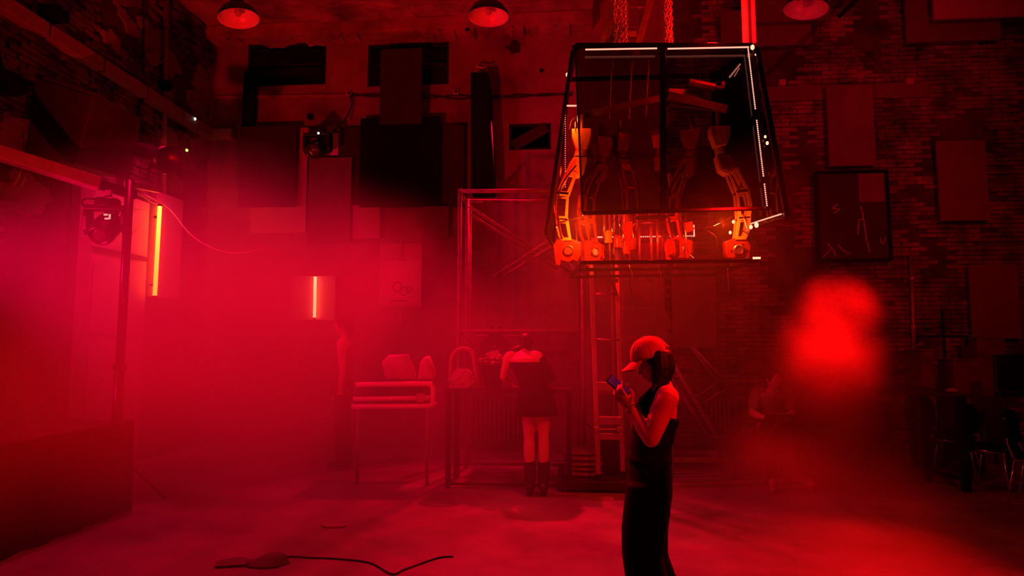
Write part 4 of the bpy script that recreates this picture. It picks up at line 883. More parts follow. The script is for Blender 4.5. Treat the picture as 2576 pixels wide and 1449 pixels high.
# white bag with arched handle
def crumple(c, r, h, seed, lean=0.0, n_=16, m_=8, rough=.22, taper=.75):
    mb = MB(); rings = []
    for j in range(m_ + 1):
        f = j / m_; k = (1 - f ** 2.2 * taper); ring = []
        for i in range(n_):
            a = 2 * PI * i / n_; w = 1 + .26 * noise.noise(V((math.cos(a) * 2 + seed, math.sin(a) * 2, f * 3))) + rough * noise.noise(V((math.cos(a) * 5 + seed, math.sin(a) * 5, f * 6))); ring.append(V(c) + V((r[0] * k * w * math.cos(a) + lean * f, r[1] * k * w * math.sin(a), h * f * (1 + .1 * noise.noise(V((a, seed, 1))) + rough * f * noise.noise(V((math.cos(a) * 2.5, math.sin(a) * 2.5, seed)))))))
        rings.append(ring)
    return mb.loft(rings)
c = P(1163, 976, 7.05); c.z = tz
t = thing('gift_bag', 'crumpled white bag with tall arched handle on the table', 'bag', c); obj('body', crumple(c, (.16, .1, 0), .20, 3, n_=24, m_=10, rough=.14, taper=.6), M['whitecloth'], t)
mb = MB(); mb.tube(spline([c + V((-.13, .02, .1)), c + V((-.12, .02, .33)), c + V((-.02, .02, .42)), c + V((.10, .02, .38)), c + V((.14, .02, .2)), c + V((.17, .02, .03))]), .024, 8); obj('handle', mb, M['whitecloth'], t, smooth=True)
c = P(1290, 976, 7.0); c.z = tz; mb = MB(); mb.lathe([(.0, 0), (.04, 0), (.06, .012), (.062, .014), (.0, .01)], c, (0, 0, 1), 16); tag(obj('saucer', mb, M['paper'], smooth=True), 'small pale dish lying by the leaning woman on the table', 'dish')
# dark rounded bag hanging on the scaffold above the flowers
c = P(1248, 885, 7.7); t = thing('dark_bag', 'dark rounded bag on the scaffold shelf above the flowers', 'bag', c); obj('body', crumple(c, (.2, .12, 0), .22, 9), M['blackcloth'], t, smooth=True); obj('buckle', MB().ell(P(1245, 871, 7.56), (.012, .008, .012)), M['chrome'], t)
for dx in (-.1, .1): obj('strap', MB().tube(spline([c + V((dx, 0, .18)), c + V((dx * .5, 0, .3)), V((c.x + dx * .3, c.y, P(1250, 832, 7.7).z))]), .01, 6), M['black'], t)
# trolley with papers and sacks
GY = 7.0
t = thing('tubular_trolley', 'white rounded tubular trolley half lost in smoke', 'trolley', P(1000, zY(GY), GY))
def P7(x, y, d=0): return P(x, y, GY + d)
for nm, pl, r in (('top_rail', ((896, 968), (1072, 966), (1086, 970), (1090, 984), (1089, 1012), (1078, 1021), (886, 1023)), .03), ('mid_rail', ((890, 1004), (1082, 1001)), .026)):
    obj(nm, MB().tube(spline([P7(*q) for q in pl], 4) if len(pl) > 2 else [P7(*q) for q in pl], r, 10), M['whitepost'], t, smooth=True)
obj('top_shelf', MB().bb(P7(892, 968, .03), P7(1086, 964, .55)), M['greycloth'], t)
obj('back_panel', MB().bb(P7(892, 1020, .5), P7(1086, 966, .53)), M['greycloth'], t)
obj('latch_box', MB().bb(P7(1047, 1012, -.04), P7(1070, 989, .03)), M['lightboard'], t, bev=.01)
for x, d in ((902, 0.0), (1076, 0.0), (902, .5), (1076, .5)):
    a = P(x, 1020, GY + d); obj('leg', MB().tube([V((a.x, a.y, .0)), a], .02, 8), M['greysteel'], t, smooth=True)
zt_ = P7(1000, 964).z
for k, (pl, lab) in enumerate(((((968, 962), (958, 912), (972, 896), (1020, 893), (1034, 926), (1042, 961)), 'wide crumpled pale paper sack on the trolley, nearer the smoke'), (((1048, 962), (1054, 914), (1066, 900), (1076, 898), (1094, 944), (1088, 962)), 'peaked crumpled pale paper sack on the trolley end by the table'))):
    pts = [P7(x, y, .12) for x, y in pl]; zb = min(p.z for p in pts); pts = [p + V((0, 0, zt_ + .012 - zb)) for p in pts]; n_ = len(pts); cen = sum(pts, V((0, 0, 0))) / n_; rings = []
    for d, s_ in ((0, .72), (.03, .97), (.10, 1.0), (.16, .97), (.20, .7)):
        ring = []
        for q in range(n_ * 6):
            a_, b_ = pts[q // 6], pts[(q // 6 + 1) % n_]; p = a_.lerp(b_, (q % 6) / 6); p = cen + (p - cen) * s_; p = p + V((0, d, 0)); p += V((.012 * noise.noise(p * 9), .02 * noise.noise(p * 11 + V((5, 0, 0))), .010 * noise.noise(p * 8 + V((0, 7, 0))))); p.z = max(p.z, zt_ + .004); ring.append(p)
        rings.append(ring)
    tag(obj('paper_sack', MB().loft(rings), M['paper'], smooth=True), lab, 'sack', 'paper sacks on the trolley')
# pile of folded tarpaulins on the dolly
rnd = random.Random(12); zc = .093
for k in range(5):
    hh = rnd.uniform(.045, .085); w = rnd.uniform(.36, .46); rings = []; cx = x0 + .27 + rnd.uniform(-.03, .03); cy = DY0 + .52; nn = 20; mb = MB()
    for j in range(7):
        f = j / 6; s_ = math.sin(PI * (0.12 + .76 * f)) ** .5; rings.append([V((cx + s_ * w / 2 * (abs(math.cos(a)) ** .45) * math.copysign(1, math.cos(a)) * (1 + .05 * noise.noise(V((a, k, f)))), cy + s_ * .24 * (abs(math.sin(a)) ** .45) * math.copysign(1, math.sin(a)), zc + hh * f + .012 * noise.noise(V((math.cos(a) * 2, math.sin(a) * 2, k))) * f)) for a in [2 * PI * i / nn + .01 for i in range(nn)]])
    mb.loft(rings); tag(obj('folded_sheet', mb, M['sheet'], smooth=True), 'grey folded sheet, %s of the pile on the black dolly' % ('bottom', 'second from the bottom', 'middle', 'second from the top', 'topmost')[k], 'sheet', 'folded sheets on the dolly'); zc += hh * .96
c = P(1535, 1195, DY0 + .62); c.z = .092; tag(obj('round_sack', crumple(c, (.20, .18, 0), .42, 31), M['blackcloth'], smooth=True), 'black stuffed sack behind the ladder feet on the dolly', 'sack')
# ================================================================== RIGHT SIDE FURNITURE
t0 = FL(2440, 1240); RYT = t0.y; tzr = P(2440, 992, RYT).z
xl = P(2165, 985, RYT + .9).x
t = thing('black_table', 'black steel table with a small white scrap on top', 'table', (t0.x - .5, RYT + .4, 0))
obj('tabletop', MB().add([V((t0.x + .06, RYT, tzr - .03)), V((t0.x + .3, RYT + 1.5, tzr - .03)), V((xl, RYT + 1.5, tzr - .03)), V((xl, RYT + .3, tzr - .03)), V((t0.x + .06, RYT, tzr)), V((t0.x + .3, RYT + 1.5, tzr)), V((xl, RYT + 1.5, tzr)), V((xl, RYT + .3, tzr))], [(3, 2, 1, 0), (4, 5, 6, 7), (0, 1, 5, 4), (1, 2, 6, 5), (2, 3, 7, 6), (3, 0, 4, 7)]), M['blackmetal'], t, bev=.005)
lg = [(t0.x, RYT + .05), (P(2330, 1000, RYT + .45).x, RYT + .5), (t0.x + .2, RYT + 1.4), (xl + .1, RYT + 1.0)]
for x, y in lg: obj('leg', MB().bb((x - .035, y - .035, 0), (x + .035, y + .035, tzr - .03)), M['black'], t, bev=.005)
obj('stretcher', MB().beam((lg[0][0], lg[0][1], .55), (lg[1][0], lg[1][1], .55), .03, .04), M['black'], t); obj('stretcher', MB().beam((lg[1][0], lg[1][1], .55), (lg[3][0], lg[3][1], .55), .03, .04), M['black'], t)
obj('stretcher', MB().beam((lg[0][0], lg[0][1], .12), (lg[1][0], lg[1][1], .12), .03, .04), M['black'], t)
c = P(2393, 980, RYT + .5); c.z = tzr; tag(obj('paper_scrap', crumple(c, (.06, .05, 0), .03, 44, n_=10, m_=3), M['paper']), 'small white crumpled scrap on the black table', 'paper')
# stacking chairs
def chair():
    t = thing('stacking_chair', 'x', 'chair', (0, 0, 0), 'black chrome-legged chairs')
    mb = MB(); rings = []
    for f, s_ in ((0, .94), (.3, 1), (.7, 1), (1, .92)):
        rings.append([V((s_ * .22 * abs(math.cos(a)) ** .5 * math.copysign(1, math.cos(a)), s_ * .21 * abs(math.sin(a)) ** .5 * math.copysign(1, math.sin(a)), .43 + .05 * f)) for a in [2 * PI * i / 24 + .05 for i in range(24)]])
    mb.loft(rings); obj('seat', mb, M['blackcloth'], t, smooth=True)
    mb = MB(); rings = []
    for y, s_ in ((.20, .95), (.215, 1), (.235, 1), (.25, .95)):
        rings.append([V((s_ * .22 * abs(math.cos(a)) ** .55 * math.copysign(1, math.cos(a)), y + .10 * (.17 * math.sin(a)), .72 + s_ * .16 * abs(math.sin(a)) ** .6 * math.copysign(1, math.sin(a)))) for a in [2 * PI * i / 24 + .05 for i in range(24)]])
    mb.loft(rings); obj('backrest', mb, M['blackcloth'], t, smooth=True)
    for sx in (-1, 1):
        obj('leg', MB().tube([(sx * .215, -.21, .0), (sx * .205, -.17, .44)], .011, 10), M['chrome'], t, smooth=True); obj('leg', MB().tube([(sx * .215, .25, .0), (sx * .205, .17, .44)], .011, 10), M['chrome'], t, smooth=True)
        obj('back_post', MB().tube(spline([(sx * .205, .17, .44), (sx * .20, .215, .58), (sx * .20, .235, .82)], 4), .011, 10), M['chrome'], t, smooth=True); obj('seat_rail', MB().tube([(sx * .205, -.17, .435), (sx * .205, .17, .435)], .011, 8), M['chrome'], t, smooth=True)
    return t
ch = chair()
cpos = [(FL(2505, 1238), 2.5, 'black stacking chair with chrome legs beside the table leg'), (FL(2632, 1276), 2.35, 'black stacking chair cut off at the picture edge'), (FL(2405, 1202), 2.2, 'black stacking chair half hidden behind the black table leg'),]
for i, (l, a, lab) in enumerate(cpos):
    r = ch if i == 0 else copytree(ch, l); r.location = (l.x, l.y, 0); r.rotation_euler = (0, 0, PI - a); r['label'] = lab
# black screen on its foot, behind the chairs
SYR = 7.2; t = thing('flat_screen', 'black flat screen with thin bright edge above the chairs', 'screen', P(2550, zY(SYR), SYR))
a, b, c_, d_ = P(2508, 985, SYR), P(2640, 985, SYR), P(2640, 888, SYR), P(2502, 893, SYR)
obj('panel', MB().prism([a, b, c_, d_], (0, .04, 0)), M['black'], t, bev=.004); obj('edge_trim', MB().beam(a + V((0, -.01, 0)), d_ + V((0, -.01, 0)), .012, .012), M['chrome'], t)
obj('lower_frame', MB().beam(P(2504, 992, SYR - .01), P(2640, 992, SYR - .01), .05, .05), M['blackgloss'], t, bev=.006)
for px in (2530, 2600): q = P(px, 992, SYR); obj('leg', MB().tube([V((q.x, SYR + .02, 0)), V((q.x, SYR + .02, q.z))], .02, 8), M['blackmetal'], t)
# T-shaped stand and a clutter of cases behind the table
YS = 8.6; q = P(2370, 782, YS); t = thing('microphone_stand', 'thin black stand with a level cross arm against the brick', 'stand', V((q.x, YS, 0)))
obj('pole', MB().tube([V((q.x, YS, 0)), q], .018, 8), M['black'], t); obj('cross_arm', MB().beam(P(2306, 846, YS), P(2434, 846, YS), .03, .03), M['black'], t)
for x, y in ((2308, 864), (2432, 872)): obj('arm_end', MB().tube([P(x, 846, YS), P(x, y, YS)], .016, 8), M['black'], t)
obj('foot', MB().lathe([(.0, 0), (.2, 0), (.2, .02), (.03, .04)], (q.x, YS, 0), (0, 0, 1), 20), M['black'], t)
for (x0_, y0_, x1_, y1_, Y, lab) in ((2318, 880, 2352, 975, 8.3, 'narrow dark upright case behind the black table'), (2402, 905, 2470, 985, 8.2, 'wide dark case behind the black table'), (2460, 850, 2530, 900, 8.9, 'dark case high against the brick near the corner')):
    a = rectP(x0_, y0_, x1_, y1_, Y); tt = thing('equipment_case', lab, 'case', ((a[0] + a[1]) / 2, Y + .15, 0)); obj('body', MB().bb((a[0], Y, 0), (a[1], Y + .35, a[3] - .02)), M['greycloth'], tt, bev=.01); obj('lid', MB().bb((a[0] - .008, Y - .008, a[3] - .018), (a[1] + .008, Y + .358, a[3] + .01)), M['greycloth'], tt, bev=.006)
# litter on the floor
c = FL(668, 1420); rings = []; mb = MB()
t = thing('plastic_wrapper', 'crumpled pale wrapper lying on the floor in the foreground', 'wrapper', c)
nn = 18
for j in range(5):
    f = j / 4; rings.append([c + V((.15 * (1 - .55 * f) * (1 + .25 * noise.noise(V((math.cos(a) * 1.5, math.sin(a) * 1.5, 2)))) * math.cos(a) + .05 * f, .10 * (1 - .5 * f) * math.sin(a) + .04 * f, .055 * f + .01 * noise.noise(V((a, f, 8))))) for a in [2 * PI * i / nn for i in range(nn)]])
mb.loft(rings); obj('body', mb, M['midboard'], t, smooth=True)
mb = MB(); mb.prism([c + V(k) for k in ((-.12, -.06, .005), (-.30, -.11, .005), (-.34, -.02, .012), (-.22, .05, .02), (-.1, .03, .01))], (0, 0, .012)); obj('flap', mb, M['midboard'], t)
pl = [FL(x, y) + V((0, 0, .006)) for x, y in ((690, 1406), (730, 1402), (780, 1405), (850, 1408), (930, 1418), (985, 1446), (1020, 1434), (1100, 1406), (1140, 1402))]
mb = MB(); mb.tube(spline(pl), .006, 6); tag(obj('floor_cable', mb, M['darkboard'], smooth=True), 'black cable winding over the floor in the foreground', 'cable')
c = FL(842, 1325); mb = MB(); rr = random.Random(8); mb.prism([c + V((.13 * math.cos(2 * PI * k / 9) * rr.uniform(.7, 1.1), .06 * math.sin(2 * PI * k / 9) * rr.uniform(.7, 1.1), .002)) for k in range(9)], (0, 0, .014)); tag(obj('floor_scrap', mb, M['lightboard']), 'small flat pale scrap on the floor beyond the wrapper', 'scrap')
c = FL(1226, 1192); mb = MB(); mb.ell(c + V((0, 0, .012)), (.014, .014, .012)); tag(obj('floor_glint', mb, M['paper'], smooth=True), 'tiny pale bead added as a bright glint on the floor under the table', 'cap')  # pale bead standing in for a glint of light

# ================================================================== PEOPLE
def frame(fwd, up):
    f = V(fwd).normalized(); u = V(up); s = u.cross(f).normalized(); u = f.cross(s).normalized()
    return f, u, s                                  # forward, up, left
def head(mb, c, fwd, up, k=1.0, female=True):
    """c: centre of the skull"""
    f, u, s = frame(fwd, up); R = Matrix((f, s, u)).transposed()
    def q(a, b, d): return V(c) + f * a * k + s * b * k + u * d * k
    def e(a, b, d, r): mb.ell(q(a, b, d), [x * k for x in r], R, 18, 12)
    e(-.012, 0, .018, (.096, .076, .092)); e(.030, 0, -.030, (.062, .062, .075)); e(.050, 0, -.080, (.038, .040, .032)); e(.072, 0, -.094, (.017, .018, .015))
    e(.066, 0, .020, (.030, .052, .028)); e(.088, 0, -.026, (.016, .011, .022)); e(.104, 0, -.038, (.012, .011, .010)); e(.094, .010, -.042, (.009, .008, .007)); e(.094, -.010, -.042, (.009, .008, .007))
    e(.090, 0, -.062, (.012, .021, .006)); e(.088, 0, -.072, (.012, .018, .006)); e(.080, .026, -.004, (.010, .016, .006)); e(.080, -.026, -.004, (.010, .016, .006))
    for b in (1, -1):
        e(.058, .034 * b, -.030, (.024, .020, .022)); e(-.008, .076 * b, -.016, (.020, .010, .030)); e(-.004, .078 * b, -.040, (.011, .009, .012))
    return q
def hand(mb, wrist, d, palm, thumb, curl=0.5, k=1.0, spread=0.06):
    """wrist point, finger direction, palm-facing normal, thumb-side direction; five separate bent fingers"""
    d = V(d).normalized(); n = V(palm); n = (n - d * n.dot(d)).normalized(); th = V(thumb); th = (th - d * th.dot(d) - n * th.dot(n)).normalized()
    w = V(wrist); R = Matrix((d, th, n)).transposed()
    mb.ell(w + d * .045 * k, (.052 * k, .040 * k, .016 * k), R, 16, 10); mb.ell(w + d * .02 * k + th * .02 * k + n * .006 * k, (.035 * k, .018 * k, .016 * k), R)
    for i, (o, L) in enumerate(((.030, .072), (.010, .080), (-.010, .075), (-.029, .058))):
        a = w + d * .085 * k + th * o * k; dirn = (d + th * spread * (1.5 - i) * .8).normalized(); p = [a - dirn * .02 * k, a]; ang = 0
        for seg, fr in ((.42, .75), (.32, 1.0), (.26, .7)):
            ang += curl * fr; p.append(p[-1] + (dirn * math.cos(ang) + n * math.sin(ang)) * L * seg * k)
        mb.limb(p, [.0095 * k, .0095 * k, .0088 * k, .0080 * k, .0068 * k], 10, 3)
    a = w + d * .025 * k + th * .034 * k; p = [w + d * .01 * k + th * .02 * k, a, a + (d * .6 + th * .75 + n * .25).normalized() * .036 * k, a + (d * .6 + th * .75 + n * .25).normalized() * .036 * k + (d * .95 + th * .1 + n * .45).normalized() * .032 * k]
    mb.limb(p, [.013 * k, .0125 * k, .0105 * k, .0085 * k], 10, 3)
def ringz(cx, cy, z, a, b, n=32, p=2.3):
    r = []
    for i in range(n):
        w = 2 * PI * i / n; c_, s_ = math.cos(w), math.sin(w); r.append(V((cx + a * abs(c_) ** (2 / p) * math.copysign(1, c_), cy + b * abs(s_) ** (2 / p) * math.copysign(1, s_), z)))
    return r
def interp(tab, z):
    tab = sorted(tab)
    if z <= tab[0][0]: return tab[0][1:]
    for i in range(len(tab) - 1):
        if z <= tab[i + 1][0]:
            f = (z - tab[i][0]) / (tab[i + 1][0] - tab[i][0]); f = f * f * (3 - 2 * f); return tuple(x * (1 - f) + y * f for x, y in zip(tab[i][1:], tab[i + 1][1:]))
    return tab[-1][1:]

# ---------------------------------------------------------------- the phone user in front
WY = 3.77
def Q(px, py, dy=0.0): return P(px, py, WY + dy)
prof = [(985, 1645, 1694, .12), (998, 1626, 1700, .158), (1020, 1607, 1704, .165), (1050, 1600, 1703, .158), (1090, 1595, 1692, .140), (1130, 1590, 1684, .128), (1170, 1583, 1685, .146), (1210, 1579, 1690, .165), (1245, 1576, 1689, .168)]
tab = []
for y, xf, xb, b in prof:
    f_, b_ = Q(xf, y), Q(xb, y); tab.append((f_.z, (f_.x + b_.x) / 2, (b_.x - f_.x) / 2, b))
zmin, zmax = min(t[0] for t in tab), max(t[0] for t in tab)
base = Q(1640, 1300); base = V((base.x, WY, 0))
wom = thing('person', 'person in pale cap and black sleeveless outfit looking down at a phone', 'person', base)
mb = MB(); rings = []
for i in range(22):
    z = zmin + (zmax - zmin) * i / 21; cx, a, b = interp(tab, z); rings.append(ringz(cx, WY, z, a * .93, b * .95))
mb.loft(rings)
sh_l, el_l, wr_l = Q(1678, 1002, -.165), Q(1638, 1104, -.19), Q(1585, 1024, -.085)
sh_r, el_r, wr_r = Q(1672, 1002, .165), Q(1622, 1100, .20), Q(1578, 1010, .07)
for s_, e_, w_, sg in ((sh_l, el_l, wr_l, -1), (sh_r, el_r, wr_r, 1)):
    mb.limb([s_ + V((0, -sg * .05, .005)), s_, s_.lerp(e_, .45) + V((-.004, 0, 0)), e_], [.058, .064, .058, .046], 16)
    mb.limb([e_, e_.lerp(w_, .28), e_.lerp(w_, .65), w_], [.045, .046, .036, .026], 16)
mb.limb([Q(1674, 990), Q(1668, 968), Q(1660, 948)], [.060, .050, .052])                     # neck
hc = Q(1643, 905); hf, hu = V((-.90, 0, -.42)), V((-.42, 0, .90))
hq = head(mb, hc, hf, hu, .98)
for sg in (-1, 1): mb.limb([Q(1668, 978, sg * .03), Q(1680, 996, sg * .13)], [.045, .05])
ph = Q(1556, 972, -.01)                                                                     # phone centre
pd = (Q(1576, 990) - Q(1538, 956)).normalized(); pn = V((-pd.z, 0, pd.x)); pn = pn if pn.z > 0 else -pn
pn = (pn * .72 + V((0, -.69, 0))).normalized(); pw = pn.cross(pd)
hand(mb, wr_l, (Q(1552, 985) - Q(1585, 1024)).normalized() + V((0, .05, 0)), V((.30, .9, .35)), V((-.25, .35, .9)), .55, .95)
hand(mb, wr_r, (Q(1545, 972) - Q(1578, 1010)).normalized() + V((0, -.25, 0)), V((.35, -.85, .3)), V((-.25, -.35, .9)), .65, .95)
body = obj('body', mb, M['skin'], wom, remesh=.0050, sm=4)
for b_ in (1, -1):
    obj('eye', MB().ell(hq(.072, .030 * b_, -.018), (.011, .011, .011)), M['paper'], wom, smooth=True)
# halter top
mb = MB(); n_, m_ = 48, 20; vs_ = []
z0 = Q(1640, 1158).z; zf, zbk = Q(1650, 975).z, Q(1703, 1052).z; zs = Q(1660, 1046).z
for j in range(m_ + 1):
    for i in range(n_):
        w = 2 * PI * i / n_; d_ = abs(((w - PI) + PI) % (2 * PI) - PI)                     # 0 at the front (-x)
        f = min(1, max(0, (d_ - .45) / .75)); f = f * f * (3 - 2 * f); top = zf * (1 - f) + (zs if d_ < 2.0 else zs + (zbk - zs) * (d_ - 2.0) / 1.14) * f
        z = z0 + (top - z0) * j / m_; cx, a, b = interp(tab, z); a += .006; b += .006
        c_, s_ = math.cos(w), math.sin(w); vs_.append(V((cx + a * abs(c_) ** (2 / 2.3) * math.copysign(1, c_), WY + b * abs(s_) ** (2 / 2.3) * math.copysign(1, s_), z + .004 * noise.noise(V((w * 2, z * 8, 0))))))
mb.add(vs_, [(j * n_ + i, j * n_ + (i + 1) % n_, (j + 1) * n_ + (i + 1) % n_, (j + 1) * n_ + i) for j in range(m_) for i in range(n_)])
top = obj('sleeveless_top', mb, M['blackcloth'], wom, smooth=True, solid=.010)
mb = MB()                                                                                    # neck band and straps of the halter
for sg in (-1, 1):
    mb.tube(spline([Q(1628, 1000, sg * .075), Q(1640, 985, sg * .07), Q(1660, 972, sg * .055), Q(1682, 972, sg * .03), Q(1688, 974, 0)]), .014, 8); mb.limb([Q(1618, 1012, sg * .09), Q(1645, 980, sg * .065)], [.03, .022])
obj('halter_band', mb, M['blackcloth'], top, smooth=True)
# trousers
mb = MB()
def trouser(pts):
    rings = []
    for px0, px1, py, dy, b in pts:
        a0, a1 = Q(px0, py, dy), Q(px1, py, dy); rings.append(ringz((a0.x + a1.x) / 2, WY + dy, max(a0.z, .02), (a1.x - a0.x) / 2, b, 28, 2.2))
    mb.loft(rings)
trouser([(1585, 1689, 1132, 0, .146), (1582, 1690, 1165, 0, .156), (1579, 1690, 1205, 0, .176), (1575, 1690, 1240, 0, .180), (1575, 1684, 1275, 0, .165)])
trouser([(1577, 1686, 1215, -.085, .098), (1569, 1684, 1270, -.088, .105), (1563, 1676, 1330, -.09, .108), (1564, 1668, 1390, -.09, .112), (1572, 1680, 1449, -.09, .118), (1584, 1694, 1512, -.09, .122)])
trouser([(1580, 1689, 1215, .085, .098), (1585, 1688, 1270, .088, .105), (1590, 1680, 1330, .09, .108), (1592, 1680, 1390, .09, .112), (1594, 1702, 1449, .09, .118), (1600, 1722, 1505, .09, .122)])
obj('wide_trousers', mb, M['blackcloth'], wom, remesh=.012, sm=6)
for sg, x in ((-1, 1616), (1, 1640)):
    a = V((Q(x, 1500).x, WY + sg * .09, 0)); mb = MB(); mb.ell(a + V((-.05, 0, .035)), (.12, .042, .034)); mb.ell(a + V((.03, 0, .05)), (.05, .036, .045)); mb.bb(a + V((-.15, -.035, 0)), a + V((.06, .035, .012))); obj('shoe', mb, M['black'], wom, remesh=.008, sm=3)
# hair
mb = MB(); f, u, s = frame(hf, hu); R = Matrix((f, s, u)).transposed()
mb.ell(hc - f * .022 + u * .014, (.094, .084, .094), R)
for b in (-1, 1):
    for k, (sx, ex, ey, dy) in enumerate(((1652, 1644, 958, .085), (1660, 1655, 972, .09), (1668, 1668, 980, .085), (1676, 1676, 972, .06), (1680, 1684, 950, .03))):
        mb.limb([Q(sx, 893, b * dy * .85), Q((sx + ex) / 2 + 4, 925, b * dy), Q(ex, ey, b * (dy + .012))], [.030, .030, .014], 10, 4)
for x in (1668, 1678): mb.limb([Q(x, 895), Q(x + 2, 930), Q(x + 4, 962)], [.035, .035, .018], 10, 4)
mb.limb([Q(1650, 960, -.095), Q(1644, 978, -.11), Q(1640, 1000, -.12)], [.018, .014, .006], 8, 4)
obj('hair', mb, M['hair'], wom, remesh=.006, sm=2)
# cap
cc = Q(1636, 897); cf, cu = V((-.955, 0, -.30)), V((-.22, 0, .975)); f, u, s = frame(cf, cu)
capo = MB(); rings = []; nn = 40
for j in range(13):
    a = (PI / 2) * j / 12; rr = math.cos(a) ** .8 if j < 12 else .02; rings.append([cc + f * (.113 * rr * math.cos(w)) + s * (.093 * rr * math.sin(w)) + u * (.118 * math.sin(a) - .004) for w in [2 * PI * i / nn for i in range(nn)]])
capo.loft(rings, caps=False); cap = obj('cap', capo, M['capcloth'], wom, smooth=True, solid=.005)
mb = MB()
for k in range(6):
    w = 2 * PI * k / 6 + PI / 6; pts = []
    for j in range(13):
        a = (PI / 2) * j / 12; rr = math.cos(a) ** .8 if j < 12 else .02; pts.append(cc + f * (.1155 * rr * math.cos(w)) + s * (.0955 * rr * math.sin(w)) + u * (.1205 * math.sin(a) - .004))
    mb.tube(pts, .0022, 5)
obj('seam', mb, M['capcloth'], cap, smooth=True); obj('button', MB().ell(cc + u * .118, (.009, .009, .005)), M['capcloth'], cap, smooth=True)
mb = MB(); vs_ = []; ni, nj = 17, 7
for j in range(nj):
    for i in range(ni):
        w = -1.05 + 2.10 * i / (ni - 1); t_ = j / (nj - 1); ba = cc + f * (.113 * math.cos(w)) + s * (.093 * math.sin(w)); ex = .078 * (math.cos(w * .82) ** .7) * t_
        vs_.append(ba + f * ex * .93 - u * (ex * .42 + .020 * (math.sin(w) ** 2) * (.3 + t_)) )
mb.add(vs_, [(j * ni + i, j * ni + i + 1, (j + 1) * ni + i + 1, (j + 1) * ni + i) for j in range(nj - 1) for i in range(ni - 1)])
obj('brim', mb, M['capcloth'], cap, smooth=True, solid=.005)
mb = MB(); mb.tube([cc - f * .112 + s * .03 * math.sin(w) + u * (.012 + .02 * math.cos(w)) for w in [PI * k / 8 - PI / 2 for k in range(9)]], .004, 6); obj('strap', mb, M['chrome'], cap)
mb = MB(); ac = el_l.lerp(wr_l, .90); ax = (wr_l - el_l).normalized(); mb.lathe([(.033, -.004), (.037, 0), (.033, .004), (.030, 0)], ac, ax, 24, closed=True); mb.lathe([(.034, .010), (.037, .013), (.034, .016), (.031, .013)], ac, ax, 24, closed=True); obj('bracelet', mb, M['chrome'], wom, smooth=True)
# phone held in both hands
pr = Matrix((pd, pw, pn)).transposed()
pho = thing('phone', 'dark phone with purple screen held in both hands', 'phone', ph)
obj('case', MB().box(ph, (.150, .074, .010), pr), M['blackgloss'], pho, bev=.004); obj('display', MB().box(ph + pn * .0056, (.138, .066, .001), pr), M['screen'], pho)

# ---------------------------------------------------------------- generic standing / sitting figures behind
def figure(root, J, k=1.0, vox=.010, torso=None, bend=.4, sleeves=False):
    """J: joints neck, head, fwd, up, chest, waist, hip, and l/r shoulder, elbow, wrist, hipj, knee, ankle, toe"""
    mb = MB()
    mb.limb([J['chest'] + (J['neck'] - J['chest']) * .4, J['neck'], J['head'] - V(J['up']).normalized() * .06], [.055 * k, .048 * k, .05 * k])
    tor = []; f = V(J['tf']).normalized()
    side = f.cross(V((0, 0, 1))).normalized()
    for p, a, b in ((J['hip'], .115, .165), (J['hip'].lerp(J['waist'], .5), .11, .155), (J['waist'], .10, .13), (J['waist'].lerp(J['chest'], .55), .112, .15), (J['chest'], .11, .165), (J['chest'].lerp(J['neck'], .55), .085, .13), (J['neck'], .055, .06)):
        ax = (J['neck'] - J['hip']).normalized(); ff = (f - ax * f.dot(ax)).normalized()
        tor.append([p + ff * (a * k * math.cos(w)) + side * (b * k * math.sin(w)) for w in [2 * PI * i / 28 for i in range(28)]])
    mb.loft(tor)
    for s_ in 'lr':
        mb.limb([J['sh' + s_].lerp(J['neck'], .35), J['sh' + s_], J['sh' + s_].lerp(J['el' + s_], .5), J['el' + s_]], [.055 * k, .058 * k, .05 * k, .040 * k], 12, 4)
        mb.limb([J['el' + s_], J['el' + s_].lerp(J['wr' + s_], .35), J['wr' + s_]], [.040 * k, .040 * k, .026 * k], 12, 4)
        hp = J['hj' + s_]; mb.limb([hp, hp.lerp(J['kn' + s_], .45), J['kn' + s_]], [.088 * k, .078 * k, .055 * k], 14, 4)
        mb.limb([J['kn' + s_], J['kn' + s_].lerp(J['an' + s_], .32), J['kn' + s_].lerp(J['an' + s_], .7), J['an' + s_]], [.054 * k, .060 * k, .043 * k, .034 * k], 14, 4)
        mb.limb([J['an' + s_] + V((0, 0, -.01)), J['toe' + s_]], [.036 * k, .026 * k], 10, 3)
        hand(mb, J['wr' + s_], J['wr' + s_] - J['el' + s_] + V((0, 0, -.01)), V(J.get('palm' + s_, (0, 0, -1))), V(J.get('thumb' + s_, (0, -1, 0))), bend, .95 * k)
    hq_ = head(mb, J['head'], J['fwd'], J['up'], .98 * k)
    o = obj('body', mb, M['skin'], root, remesh=vox, sm=3)
    for b_ in (1, -1): obj('eye', MB().ell(hq_(.074, .030 * b_, -.012), (.011, .011, .011)), M['paper'], root, smooth=True)
    return o
def hairpiece(root, c, fwd, up, k=1.0, tail=None):
    f, u, s = frame(fwd, up); R = Matrix((f, s, u)).transposed(); mb = MB(); c = V(c)
    mb.ell(c - f * .026 + u * .022, (.098 * k, .088 * k, .096 * k), R); mb.ell(c - f * .05 - u * .03, (.06 * k, .08 * k, .07 * k), R)
    if tail: mb.limb(tail, [.045, .05, .02][:len(tail)], 10, 4)
    return obj('hair', mb, M['hair'], root, remesh=.010, sm=2)
